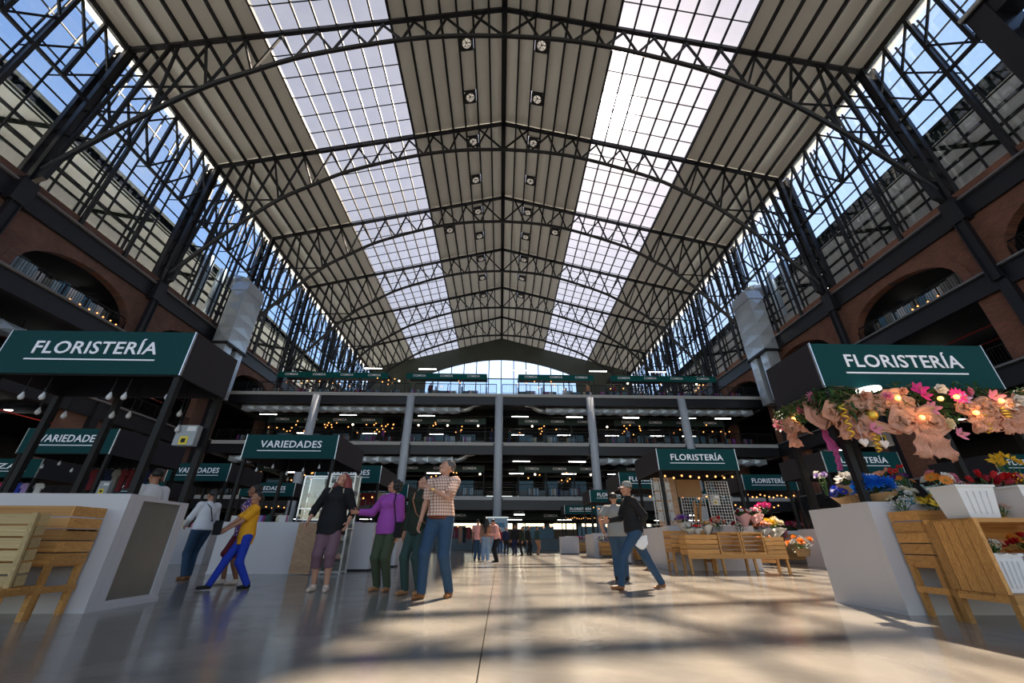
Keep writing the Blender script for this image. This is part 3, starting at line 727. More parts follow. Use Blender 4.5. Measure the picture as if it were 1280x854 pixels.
    if hem is not None: top.plane((0,0,-1),-(hipc[2]+hem*k))
    sobj(cl.get('topname','shirt'),[top.mesh(res)],cl['top'],t)
    # bottoms
    bt=SDF(.03*k); e2=.010*k; wide=cl.get('wide',1.)
    bt.ell(hipc+s(0,.005,-.0),s(.148*g,.115*g,.12)+e2)
    ln=cl.get('length',1.)
    for q in (1,-1):
        bt.cap(hj[q],kn[q],.088*k*lr+e2,.060*k*lr*wide+e2,k=.03)
        fr=1. if ln>=1 else (ln-.5)*2
        end=kn[q]*(1-fr)+ft[q]*fr+ (s(0,0,-.035) if ln>=1 else 0)
        if ln>.5: bt.cap(kn[q],end,.060*k*lr*wide+e2,(.046+.014*(1-fr))*k*wide*(lr if fr<1 else 1)+e2,cut=True,k=.03)
    bt.plane((0,0,1),hipc[2]+.075*k)
    sobj(cl.get('botname','trousers'),[bt.mesh(res)],cl['bot'],t)
    if cl.get('belt'):
        mb=MB(); mb.lathe([(.150*g*k,0),(.156*g*k,.0),(.156*g*k,.038*k),(.150*g*k,.038*k)],24,hipc+s(0,0,hem-.035)); 
        o=mb.obj('belt',cl['belt'],t,smooth=True); 
        for v_ in o.data.vertices: v_.co.y=hipc[1]+(v_.co.y-hipc[1])*.84
    # shoes
    for q in (1,-1):
        sh_=SDF(.015*k); fd=P_['_fd%d'%q]; a=ft[q]
        bootz=cl.get('boot',.02)
        sh_.cap(a+s(0,0,-.050),a+fd*.15*k+s(0,0,-.058),.040*k,.031*k,k=.02,flat=(0,0,1,1.1)); sh_.ell(a+s(0,.012,-.055),s(.040,.045,.034)); sh_.cap(a+s(0,0,-.05),a+s(0,0,bootz-.02),.042*k,.044*k,cut=True)
        sh_.plane((0,0,-1),-(a[2]-.085*k))
        sobj('shoe',[sh_.mesh(.009 if res<.016 else .015)],cl.get('shoe','shoe_black'),t)
    return t,dict(neck=neck,hd=hd,Rh=Rh,wr=wr,el=el,sh=sh,hip=hipc,chest=chest,k=k,ft=ft,kn=kn)
mat('skin',(.42,.20,.12),.5,var=.08,vs=9); mat('skin_light',(.52,.27,.18),.5,var=.06,vs=9); mat('skin_dark',(.28,.12,.07),.5,var=.06,vs=9)
mat('eye_white',(.75,.72,.7),.3); mat('hair_black',(.012,.010,.010),.5); mat('hair_grey',(.10,.09,.085),.6,var=.3,vs=40); mat('hair_red',(.22,.035,.025),.5,var=.3,vs=14); mat('lips',(.32,.08,.07),.5)
for nm,c in dict(denim=(.03,.065,.12),denim_light=(.22,.33,.48),denim_dark=(.025,.055,.13),cloth_black=(.012,.012,.014),cloth_olive=(.055,.07,.04),cloth_teal=(.03,.06,.055),cloth_darkgreen=(.02,.03,.02),
    cloth_purple=(.33,.07,.36),cloth_mauve=(.17,.095,.12),cloth_mustard=(.80,.36,.02),cloth_blue=(.02,.05,.42),cloth_white=(.72,.72,.76),cloth_grey=(.24,.24,.23),cloth_pink=(.72,.33,.28),cloth_tan=(.30,.16,.10),
    shoe_black=(.012,.012,.012),shoe_brown=(.24,.10,.035),shoe_cream=(.62,.50,.40),shoe_tan=(.40,.20,.09),shoe_white=(.7,.7,.7),cloth_navy=(.015,.02,.06),belt_brown=(.15,.04,.02),cloth_maroon=(.15,.02,.03)).items():
    mat(nm,c,.8 if 'shoe' not in nm and 'belt' not in nm else .45,var=.22 if 'denim' in nm else .1,vs=6 if 'denim' in nm else 5,bump=.3 if 'shoe' not in nm else .1,bs=25,spec=.25)
# plaid cloth
m=bpy.data.materials.new('cloth_plaid'); m.use_nodes=True; t=m.node_tree; n=t.nodes; b=n['Principled BSDF']; lk=t.links.new
tcn=n.new('ShaderNodeTexCoord'); sp=n.new('ShaderNodeSeparateXYZ'); lk(tcn.outputs['Object'],sp.inputs[0])
ax_=n.new('ShaderNodeMath'); ax_.operation='ADD'; lk(sp.outputs[0],ax_.inputs[0]); lk(sp.outputs[1],ax_.inputs[1])
def stripe(src,f,w):
    a=n.new('ShaderNodeMath'); a.operation='MULTIPLY'; a.inputs[1].default_value=f; lk(src,a.inputs[0]); c=n.new('ShaderNodeMath'); c.operation='FRACT'; lk(a.outputs[0],c.inputs[0])
    d=n.new('ShaderNodeMath'); d.operation='LESS_THAN'; d.inputs[1].default_value=w; lk(c.outputs[0],d.inputs[0]); return d
s1=stripe(ax_.outputs[0],22,.42); s2=stripe(sp.outputs[2],22,.42); sm=n.new('ShaderNodeMath'); sm.operation='ADD'; lk(s1.outputs[0],sm.inputs[0]); lk(s2.outputs[0],sm.inputs[1])
r=n.new('ShaderNodeValToRGB'); r.color_ramp.interpolation='CONSTANT'; r.color_ramp.elements[0].color=(.74,.64,.55,1); r.color_ramp.elements[1].position=.4; r.color_ramp.elements[1].color=(.55,.30,.22,1)
e_=r.color_ramp.elements.new(.8); e_.color=(.35,.15,.11,1); dv=n.new('ShaderNodeMath'); dv.operation='MULTIPLY'; dv.inputs[1].default_value=.5; lk(sm.outputs[0],dv.inputs[0]); lk(dv.outputs[0],r.inputs[0]); lk(r.outputs[0],b.inputs['Base Color']); b.inputs['Roughness'].default_value=.85; MATS['cloth_plaid']=m
m=bpy.data.materials.new('cloth_floral'); m.use_nodes=True; t=m.node_tree; n=t.nodes; b=n['Principled BSDF']; lk=t.links.new
tcn=n.new('ShaderNodeTexCoord'); vo=n.new('ShaderNodeTexVoronoi'); vo.inputs['Scale'].default_value=20; lk(tcn.outputs['Object'],vo.inputs['Vector'])
r=n.new('ShaderNodeValToRGB'); r.color_ramp.interpolation='CONSTANT'; r.color_ramp.elements[0].color=(.5,.45,.55,1); r.color_ramp.elements[1].position=.35; r.color_ramp.elements[1].color=(.35,.06,.16,1); e_=r.color_ramp.elements.new(.5); e_.color=(.03,.03,.16,1)
lk(vo.outputs['Distance'],r.inputs[0]); lk(r.outputs[0],b.inputs['Base Color']); b.inputs['Roughness'].default_value=.8; MATS['cloth_floral']=m
mat('gold',(.8,.5,.15),.3,.9); mat('strap_orange',(.5,.2,.1),.6); mat('cloth_beige',(.5,.42,.3),.8); mat('paper_white',(.8,.8,.8),.7)
def strap(t,J,side,mt='cloth_black',w=.03,name='bag_strap'):
    # cross-body strap from one shoulder to the opposite hip, front and back
    k=J['k']; n_=J['neck']; h_=J['hip']; pts=[n_+V3(side*.09,-.06,-.02)*k,J['chest']+V3(side*.03,-.185,.02)*k,(J['chest']+h_)/2+V3(-side*.06,-.185,0)*k,h_+V3(-side*.18,-.05,.02)*k,(J['chest']+h_)/2+V3(-side*.06,.165,0)*k,J['chest']+V3(side*.03,.16,.05)*k,n_+V3(side*.09,.05,-.02)*k]
    mb=MB(); 
    for a,b_ in zip(pts,pts[1:]+pts[:1]): mb.bar(a,b_,w,.008)
    return mb.obj(name,mt,t)

# 1 man in the plaid shirt
t,J=person('tall man in pink plaid short-sleeved shirt and blue jeans, looking up',(-.91,6.66,0),-.30,1.90,dict(top='cloth_plaid',bot='denim',belt='belt_brown',shoe='shoe_brown',sleeve='short',hem=.02),
  dict(look=(-.75,.42,0),fl=(.15,.10,0),fr=(-.12,-.14,0),hl=(-.04,-.26,1.27),el=(1.0,-.1,-.8),hr=(-.25,-.10,.87),turn=-.1),g=1.12,skin='skin_light',hairm='hair_grey',res=.012)
MB().lathe([(.036,-.014),(.038,0),(.036,.014)],14,J['wr'][1]-(J['wr'][1]-J['el'][1])*.08).obj('wrist_watch','gold',t)
# 2 woman in dark green
t,J=person('short-haired woman in black long-sleeved top standing behind the plaid-shirted man',(-1.30,7.06,0),-.45,1.70,dict(top='cloth_darkgreen',bot='cloth_teal',shoe='shoe_tan',sleeve='long',hem=-.12),
  dict(look=(-.5,.35,0),fl=(.10,.02,0),fr=(-.10,-.06,0)),fem=True,g=1.12,skin='skin_light',hairm='hair_black',hair='short')
strap(t,J,-1,'strap_orange',.018)
# 3 woman in purple
t,J=person('woman in purple long-sleeved top and dark olive trousers, turned to the stalls',(-1.90,7.52,0),-.35,1.69,dict(top='cloth_purple',bot='cloth_olive',shoe='shoe_tan',sleeve='long',hem=-.10),
  dict(look=(-1.0,.25,0),fl=(.12,.0,0),fr=(-.10,.04,0),hr=(-.48,-.24,1.16),er=(-.7,.2,-1)),fem=True,g=1.28,hairm='hair_black',hair='curly')
MB().tube([(.10,-.04,1.47),(.17,-.17,1.30),(.23,-.15,1.0)],.010,6).obj('bag_strap','cloth_black',t); MB().box(.20,.32,-.12,.06,.76,1.0).obj('shoulder_bag','cloth_black',t)
# 4 woman with red hair
t,J=person('woman with long red hair in loose black tunic and mauve cropped leggings',(-2.86,7.54,0),.12,1.82,dict(top='cloth_black',bot='cloth_mauve',shoe='shoe_cream',sleeve='three',hem=-.16,length=.72,topname='tunic',botname='leggings',hemr=1.16,lock=(1,)),
  dict(look=(-.45,.5,.08),fl=(.10,-.10,0),fr=(-.10,-.02,0),hl=(.26,-.12,.92),hr=(-.34,-.10,.94)),fem=True,g=1.2,skin='skin_light',hair='long',hairm='hair_red')
for q in (1,-1): MB().tube([J['neck']+V3(q*.10,-.07,-.02),J['chest']+V3(q*.12,-.13,.04),J['chest']+V3(q*.15,-.06,-.08)],.014,6).obj('backpack_strap','cloth_beige',t)
# 5 woman in mustard shirt
t,J=person('young woman in mustard T-shirt and bright blue leggings, mid-stride',(-4.42,7.85,0),-.85,1.53,dict(top='cloth_mustard',bot='cloth_blue',shoe='shoe_black',sleeve='short',hem=-.16,botname='leggings',boot=.04),
  dict(look=(.45,.12,0),fl=(.06,.22,0),fr=(-.08,-.38,0),hl=(.02,-.36,.98),hr=(-.12,-.40,.98),gripl='grip',gripr='grip',drop=.03),fem=True,g=1.0,hair='tied')
MB().box(-.13,.03,-.50,-.40,.80,1.02).obj('handbag','cloth_black',t)
# 6 person in floral blouse behind
person('person in floral blouse half hidden behind the mustard-shirted woman',(-4.92,8.62,0),-.8,1.72,dict(top='cloth_floral',bot='cloth_maroon',shoe='shoe_cream',sleeve='long',hem=-.14,length=.52,botname='shorts'),
  dict(look=(.2,0,0),fl=(.08,.06,0),fr=(-.08,-.10,0)),fem=True,g=1.15,skin='skin_dark',hair='curly')
# 7 woman in white shirt and jeans
t,J=person('woman in white shirt and blue jeans with black crossbody strap, seen from behind',(-6.45,9.70,0),-2.1,1.74,dict(top='cloth_white',bot='denim',shoe='shoe_brown',sleeve='long',hem=-.02),
  dict(look=(.1,0,0),fl=(.08,.05,0),fr=(-.08,-.12,0),hl=(.2,-.3,1.0),hr=(-.2,-.3,1.0)),fem=True,g=1.12,hair='tied')
strap(t,J,1,'cloth_black',.03)
# 8 man in white shirt behind the counter
person('dark-haired man in white shirt behind the front left counter',(-6.1,7.55,0),-1.9,1.85,dict(top='cloth_white',bot='cloth_navy',shoe='shoe_black',sleeve='short',hem=-.02),dict(look=(-.1,0,0)),g=1.25)
# 9 man with cap
t,J=person('man in cap, black pullover and blue jeans striding left across the sunlit floor',(2.38,7.80,0),-1.50,1.76,dict(top='cloth_black',bot='denim',shoe='shoe_brown',sleeve='long',hem=-.04),
  dict(look=(.15,-.02,0),fl=(.10,-.36,0),fr=(-.09,.42,0),fdl=(.1,-1,.05),fdr=(0,-1,-.25),hl=(.10,.05,.88),hr=(-.12,-.40,1.02),er=(-.3,1,-.5),drop=.055,lean=(0,-.03),gripl='grip'),g=1.08,skin='skin')
hd,Rh,k=J['hd'],J['Rh'],J['k']; mb=MB(); 
T_=Matrix([list(r)+[0] for r in Rh]+[[0,0,0,1]]); mb.lathe([(.088*k,.03*k),(.092*k,.05*k),(.088*k,.09*k),(.07*k,.125*k),(.03*k,.142*k),(.002,.145*k)],20,hd+Rh@V3(0,.02*k,0),T=T_); mb.obj('cap','cloth_grey',t,smooth=True)
MB().grid(lambda u,v:tuple(hd+Rh@(V3((u-.5)*.15,-.065-.085*v*(1-(2*u-1)**2*.5),.045-.012*v-.01*(2*u-1)**2)*k)),8,4).obj('cap_brim','cloth_white',t,smooth=True)
w_=J['wr'][1]; bagobj=tag(MB().grid(lambda u,v:(w_[0]+.02*math.sin(6*u),w_[1]-.12+.26*u,w_[2]-.10-.22*v*(.6+.4*math.sin(PI*u))+.0),8,6).obj('plastic_bag','paper_white',None,smooth=True),'small crumpled white bag carried by the man in the cap','bag')
bagobj.data.transform(Matrix.Translation((2.38,7.80,0))@Matrix.Rotation(-1.5,4,'Z'))
sm=bagobj.modifiers.new('thick','SOLIDIFY'); sm.thickness=.03
# 10 man in grey shirt, from behind
t,J=person('man in grey T-shirt and blue jeans seen from behind, beside the man in the cap',(2.55,9.60,0),2.75,1.70,dict(top='cloth_grey',bot='denim',shoe='shoe_black',sleeve='short',hem=-.10),
  dict(look=(.1,0,0),fl=(.09,.0,0),fr=(-.09,-.16,0),hl=(.30,.02,.95),hr=(-.2,-.15,.95),gripl='grip'),g=1.2,hair='short')
w_=J['wr'][1]; Tm=Matrix.Translation((2.55,9.60,0))@Matrix.Rotation(2.75,4,'Z'); wc=Tm@Vector(w_)
bt=thing('water_bottle','clear water bottle held low by the man in the grey T-shirt','bottle',(wc.x,wc.y,wc.z-.22)); MB().lathe([(.028,0),(.032,.02),(.032,.14),(.014,.18),(.014,.2)],12).obj('body','clear_glass',bt,smooth=True); MB().lathe([(.016,.2),(.016,.225)],10).obj('cap','cloth_white',bt)
# 11 far group in the middle
person('woman with very long black hair and pale jeans seen from behind, far down the hall',(-.60,18.6,0),3.1,1.62,dict(top='cloth_tan',bot='denim_light',shoe='shoe_white',sleeve='long',hem=.02,wide=1.35),dict(),fem=True,g=1.05,hair='verylong',res=.02)
person('person in pale pink shirt and blue jeans beside the long-haired woman',(-.98,19.3,0),2.9,1.60,dict(top='cloth_pink',bot='denim',shoe='shoe_black',sleeve='short',hem=-.08),dict(),g=1.1,res=.02)
person('person in salmon shirt and black trousers bowing over a phone',(-.12,17.9,0),-1.2,1.56,dict(top='cloth_pink',bot='cloth_black',shoe='shoe_black',sleeve='long',hem=-.05),dict(lean=(0,-.12),look=(0,-.6,0),hl=(.05,-.32,1.05),hr=(-.05,-.32,1.05)),g=1.1,res=.02)
far=[(.38,29.5,1.6,'cloth_navy','cloth_black',.4,'in navy clothes, leftmost of the dark group at the far end'),(.95,28.0,1.68,'cloth_black','cloth_navy',-.5,'in black top and navy trousers in the far dark group'),(1.35,26.4,1.55,'cloth_darkgreen','cloth_black',-1.5,'shorter, in dark green, in the far dark group'),(1.75,27.6,1.62,'cloth_black','cloth_black',1.,'all in black standing right of the dark green one, far off'),(2.35,28.2,1.62,'cloth_teal','cloth_tan',2.,'in teal top and tan trousers at the right of the far group'),(.0,31.,1.6,'cloth_maroon','denim_dark',0.,'in maroon top behind the far dark group')]
for x,y,h_,a,b_,rz,lb in far: person('person '+lb,(x,y,0),rz,h_,dict(top=a,bot=b_,shoe='shoe_black',sleeve='long',hem=-.06),dict(fl=(.12,-.08,0)),g=1.1,res=.028,group='visitors at the far end of the hall')
# ---------------- market kiosks ----------------
def sign_text(txt,w,cap,mat_='white_letter'):
    me=textmesh(txt,cap/.70,mat_); xs=[v.co.x for v in me.vertices]; x0,x1=min(xs),max(xs)
    T=Matrix.Rotation(PI/2,4,'X'); k=w/(x1-x0)
    for v in me.vertices: v.co.x=(v.co.x-(x0+x1)/2)*k
    me.transform(T); return me
TXT={}
def kiosk(label,x0,x1,y0,y1,zb=2.75,zt=3.43,ch=1.15,txt='FLORISTERÍA',inner=1,panel=False,ends=(True,True),tw=.66,group=None,simple=False):
    cx,cy=(x0+x1)/2,(y0+y1)/2; t=thing('kiosk',label,'market kiosk',(cx,cy,0),0,group); a,b,c,d=x0-cx,x1-cx,y0-cy,y1-cy
    f=MB(); f.box(a,b,c+.02,c+.06,zb,zt); f.box(a,b,d-.04,d,zb,zt); f.box(a,a+.04,c+.061,d-.041,zb,zt); f.box(b-.04,b,c+.061,d-.041,zb,zt); f.box(a+.041,b-.041,c+.061,d-.041,zt-.06,zt)
    f.obj('canopy','canopy_side',t)
    sg=MB().box(a+.012,b-.012,c-.005,c+.018,zb+.008,zt-.008).obj('sign_panel','green_sign',t)
    MB().box(a-.004,a+.011,c-.012,c+.019,zb,zt).box(b-.011,b+.004,c-.012,c+.019,zb,zt).obj('corner_trim','alu',t)
    H=zt-zb; key=(txt,round(b-a,2)); 
    if key not in TXT: TXT[key]=sign_text(txt,(b-a)*tw,H*.28)
    link('lettering',TXT[key],sg,(0,c-.012,zt-H*.42))
    MB().box(-(b-a)*tw*.53,(b-a)*tw*.51,c-.014,c-.006,zt-H*.69,zt-H*.66).obj('underline','white_letter',sg)
    for px in (a+.06,b-.06):
        for py in (c+.08,d-.06): MB().box(px-.04,px+.04,py-.04,py+.04,0.02,zb).obj('post','black_post',t)
    if d-c<1.6: MB().box(-.04-.3,.04-.3,d-.1,d-.02,0,zb).obj('post','black_post',t)
    # white counter: front wall, two end walls, top
    k=MB(); k.box(a,b,c,c+.10,0,ch)
    k.obj('counter_front','white_counter',t)
    for s_,px0,px1 in ((0,a,a+.10),(1,b-.10,b)):
        if not ends[s_]: continue
        if panel and s_==1:
            m_=MB(); y_a,y_b=c+.101,d; m_.box(px0,px1,y_a,c+.22,0,ch); m_.box(px0,px1,d-.13,d,0,ch); m_.box(px0,px1,c+.22,d-.13,0,.09); m_.box(px0,px1,c+.22,d-.13,ch-.035,ch)
            m_.obj('counter_end','white_counter',t); MB().box(px0+.03,px1-.02,c+.221,d-.131,.091,ch-.036).obj('steel_panel','stainless',t)
        else: MB().box(px0,px1,c+.101,d,0,ch).obj('counter_end','white_counter',t)
        MB().box(px0-.01,px1+.012,c-.012,d+.01,0,.05).obj('plinth','white_counter',t)
    MB().box(a,b,c,c+.42,ch,ch+.03).obj('counter_top','white_counter',t)
    MB().lathe([(.13,zb+.30),(.15,zb+.27),(.13,zb+.24),(.001,zb+.235)],16).obj('ceiling_lamp','white_trim',t)
    return t
NB=0
def cord_bulb(x,y,ztop,z,grp,label,mt='clear_glass',small=False):
    global NB; NB+=1
    if small:
        if 'b_small_'+mt not in KIDS:
            me=MB().sphere((0,0,0),.032,8,6).mesh('bulb',mt,True); KIDS['b_small_'+mt]=me
        o=link('light_bulb',KIDS['b_small_'+mt],None,(x,y,z)); tag(o,label,'light bulb',grp); return o
    if 'b' not in KIDS:
        KIDS['b']=(MB().tube([(0,0,.07),(0,0,.12)],.016,8).mesh('socket','black_post'),MB().lathe([(.008,.07),(.014,.05),(.030,.015),(.034,-.01),(.026,-.035),(.010,-.046),(.001,-.048)],10).mesh('bulb','bulb_glass',True))
    t=thing('pendant_bulb',label,'light bulb',(x,y,z),0,grp)
    MB().tube([(0,0,.12),(.003,0,(ztop-z)*.6),(0,0,ztop-z)],.006,5).obj('cord','black_post',t)
    link('socket',KIDS['b'][0],t); link('bulb',KIDS['b'][1],t); return t
m_=mat('bulb_glass',(.62,.62,.62),.12,spec=.8)
KL=[]
kiosk('large flower kiosk at the left edge with FLORISTERÍA sign and steel side panel',-7.12,-4.50,5.30,6.32,2.77,3.45,1.19,panel=True)
KR=kiosk('large flower kiosk at the right edge, garlanded canopy under its FLORISTERÍA sign',4.45,7.02,5.08,6.12,2.62,3.30,1.12)
SP=[('variedades kiosk behind the left edge kiosk, its sign seen between the posts',-12.5,-10.15,10.8,13.3,'VARIEDADES'),
 ('bazar kiosk at the far left edge with BAZAR sign half hidden',-19.2,-16.6,15.3,17.6,'BAZAR'),
 ('variedades kiosk left of centre beside the red-haired woman, sign fully visible',-7.08,-4.55,11.3,13.6,'VARIEDADES'),
 ('variedades kiosk behind the purple-shirted woman, only the sign end showing',-7.2,-4.68,16.3,19.0,'VARIEDADES'),
 ('variedades kiosk seen between the rear posts of the left edge kiosk',-12.6,-10.3,16.0,18.3,'VARIEDADES'),
 ('variedades kiosk deep left in the third row, low small sign',-13.1,-10.4,21.6,23.8,'VARIEDADES'),
 ('variedades kiosk far left in the third row behind others',-19.5,-16.8,21.6,23.8,'VARIEDADES'),
 ('flower kiosk right of centre with wooden display bench and wire grids',4.92,7.45,12.75,15.0,'FLORISTERÍA'),
 ('flower kiosk right behind the garland, sign crossed by the front post',10.45,13.0,13.0,15.2,'FLORISTERÍA'),
 ('flower kiosk between the bench kiosk and the right edge kiosk, string bulbs under it',10.5,12.85,17.9,20.2,'FLORISTERÍA'),
 ('flower kiosk behind the man in the cap, second in the centre right row',5.02,7.5,17.6,19.9,'FLORISTERÍA'),
 ('flower kiosk third in the centre right row above the grey T-shirt man',5.05,7.5,23.9,26.2,'FLORISTERÍA'),
 ('flower kiosk fourth and farthest readable in the centre right row',5.15,7.8,34.6,36.8,'FLORISTERÍA'),
 ('flower kiosk at the far right edge, behind the buckets',16.4,19.0,13.2,15.4,'FLORISTERÍA'),
 ('kiosk second from the far right in the second row',16.4,19.0,19.0,21.2,'FLORISTERÍA'),
 ('variedades kiosk in the fourth row left of the aisle',-7.3,-4.8,22.0,24.3,'VARIEDADES'),
 ('variedades kiosk in the fifth row left of the aisle, beside the far group',-7.4,-4.9,28.5,30.8,'VARIEDADES'),
 ('small kiosk in the fifth row of the right outer line',10.8,13.3,24.2,26.4,'FLORISTERÍA')]
for lb,x0,x1,y0,y1,tx in SP: kiosk(lb,x0,x1,y0,y1,2.72,3.38,1.12,tx,panel=(x0 in (-7.08,)))
# hanging clear bulbs under the left front kiosk: traced along the beam in front and behind
for i,(x,y,z) in enumerate([(-6.62,5.42,2.48),(-6.34,5.42,2.48),(-5.44,5.42,2.49),(-5.24,5.42,2.49),(-4.72,5.5,2.52),(-6.9,5.95,2.42),(-6.55,6.0,2.38),(-5.9,6.05,2.4),(-5.7,6.1,2.42),(-4.95,6.1,2.45),(-4.85,6.05,2.2)]):
    cord_bulb(x,y,2.96,z,'clear pendant bulbs of the left edge kiosk',ordn(i%5 if i<5 else i-5,5 if i<5 else 6)+[' clear pendant bulb along the front edge of the left kiosk',' clear pendant bulb along the rear of the left kiosk'][i>4])
for k,(x0,x1,y) in enumerate([(-12.3,-10.3,11.2),(-6.9,-4.8,11.5),(-12.2,-10.5,12.9),(-6.9,-4.8,13.3)]):
    for i in range(5): cord_bulb(x0+(x1-x0)*(i+.5)/5,y,3.3,2.45+.1*math.sin(i*2.1),'clear bulbs of the variedades kiosks',ordn(i,5)+' clear pendant bulb at the '+('front' if k<2 else 'rear')+' of the '+('outer' if k%2==0 else 'centre')+' variedades kiosk')
def string(x0,x1,y0,y1,z,n,sag,grp,label,mt='warm_bulb'):
    pts=[]
    for i in range(n):
        u=(i+.5)/n; p=(x0+(x1-x0)*u,y0+(y1-y0)*u,z-sag*math.sin(PI*((u*3)%1))+uni(-.02,.02)); pts.append((p[0],p[1],p[2]+.04)); cord_bulb(p[0],p[1],0,p[2],grp,ordn(i,n)+' '+label,mt,True)
    tag(MB().tube(pts,.008,4).obj('light_cable','black_post'),'black cable '+label.replace('glowing amber bulb','carrying amber bulbs'),'cable',grp.replace('bulbs','bulb cables'))
string(5.0,7.4,12.9,12.9,2.62,9,.1,'amber bulbs of the bench kiosk','glowing amber bulb under the canopy of the bench kiosk')
string(5.1,7.4,14.8,14.8,2.2,8,.1,'amber bulbs of the bench kiosk','glowing amber bulb in the lower rear row of the bench kiosk')
string(10.6,12.8,18.1,18.1,2.6,12,.15,'amber bulbs of the small right kiosk','glowing amber bulb under the small kiosk right of the bench kiosk')
string(10.6,12.8,19.3,19.3,2.3,10,.15,'amber bulbs of the small right kiosk','glowing amber bulb in the lower rear row of the small right kiosk')
string(5.2,7.7,35.,35.,2.5,14,.1,'amber bulbs of the farthest right kiosk','glowing amber bulb under the farthest kiosk right of the aisle')
string(5.1,7.4,24.1,24.1,2.5,8,.1,'amber bulbs of the third right kiosk','glowing amber bulb under the third kiosk right of the aisle')
string(-7.1,-4.8,16.6,16.6,2.3,7,.12,'amber bulbs behind the purple shirt','glowing amber bulb under the kiosk behind the purple-shirted woman')
string(-12.5,-10.4,21.9,21.9,2.3,7,.1,'amber bulbs of the deep left kiosk','glowing amber bulb under the deep left kiosk')
string(10.6,12.9,13.3,13.3,2.4,5,.1,'amber bulbs of the kiosk behind the garland','glowing amber bulb under the kiosk behind the garland')
# electric boxes on kiosk posts
mat('box_grey',(.30,.32,.34),.45,.2); mat('label_yellow',(.8,.62,.03),.5); mat('label_white',(.75,.75,.75),.5)
def ebox(x,y,z,lb,w=.34,h=.42):
    t=thing('electric_box',lb,'electric box',(x,y,z)); MB().box(-w/2,w/2,-.05,.05,-h/2,h/2).obj('case','box_grey',t)
    MB().box(-.06,.06,-.056,-.051,-.14,-.02).obj('warning_label','label_yellow',t); MB().box(-.03,.03,-.06,-.057,-.11,-.05).obj('warning_mark','black_post',t); MB().box(0,.13,-.056,-.051,.06,.13).obj('notice','label_white',t)
ebox(-4.72,6.12,2.12,'grey electric box with yellow warning label on the left kiosk rear post',.30,.30)
ebox(5.42,5.6,2.10,'grey electric box with yellow warning label under the right garland',.30,.32)
ebox(-10.45,11.4,1.95,'small grey electric box on the variedades kiosk behind the left one',.3,.35)
ebox(7.25,14.3,2.0,'pale electric box beside the wire grid in the bench kiosk',.3,.35)

# ---------------- display case behind the red-haired woman ----------------
mat('gold_trim',(.75,.62,.42),.3,.8)
def display_case(x,y,rz,lb,w=.95,d=.42,z0=.0,z1=2.05,base=.0):
    t=thing('glass_display_case',lb,'display case',(x,y,0),rz)
    for px in (-w/2,w/2):
        for py in (-d/2,d/2): MB().box(px-.018,px+.018,py-.018,py+.018,z0,z1).obj('frame_post','alu',t)
    for z in (z0+.05,1.0,1.5,z1-.02):
        MB().box(-w/2,w/2,-d/2-.015,-d/2+.015,z-.015,z+.015).box(-w/2,w/2,d/2-.015,d/2+.015,z-.015,z+.015).box(-w/2-.01,-w/2+.02,-d/2,d/2,z-.015,z+.015).box(w/2-.02,w/2+.01,-d/2,d/2,z-.015,z+.015).obj('frame_rail','alu',t)
    for z in (.3,.7,1.0,1.28,1.52,1.78): MB().box(-w/2+.02,w/2-.02,-d/2+.02,d/2-.02,z,z+.008).obj('shelf','clear_glass',t)
    MB().box(-w/2,w/2,-d/2-.004,-d/2,z0+.06,z1-.04).obj('front_glass','clear_glass',t)
    MB().box(-w/2,w/2,d/2,d/2+.01,z0+.06,z1-.04).obj('mirror_back','stainless',t)
    k=0
    for z in (.31,.71,1.01,1.29,1.53,1.79):
        for i in range(7):
            kx=-w/2+.1+(w-.2)*i/6; mm=['gold_trim','cloth_white','shoe_tan','alu','gold_trim','cloth_pink'][k%6]; k+=1
            o=MB().lathe([(.03,0),(.045,.04),(.03,.1),(.015,.13),(.001,.135)],8).obj('trinket',mm,None,smooth=True); 
            c,s_=math.cos(rz),math.sin(rz); o.location=(x+kx*c,y+kx*s_,z+.008); tag(o,ordn(i,7)+' small ornament on the '+['lowest','second','third','fourth','fifth','top'][int(k-1)//7]+' shelf of the '+('left' if x<-4.9 else 'right')+' glass case','ornament','ornaments in the glass cases')
display_case(-4.95,11.95,0,'tall glass display case with aluminium frame, left of the red-haired woman',.95,.4,1.18,2.35)
display_case(-4.10,11.2,0,'tall glass display case standing on the floor behind the red-haired woman',.62,.42,.0,2.3)
MB().box(-4.98,-4.5,10.98,11.02,.02,1.12).obj('plywood_board','ply',None)['label']='brown plywood board leaning against the variedades counter'
bpy.data.objects['plywood_board']['category']='board'

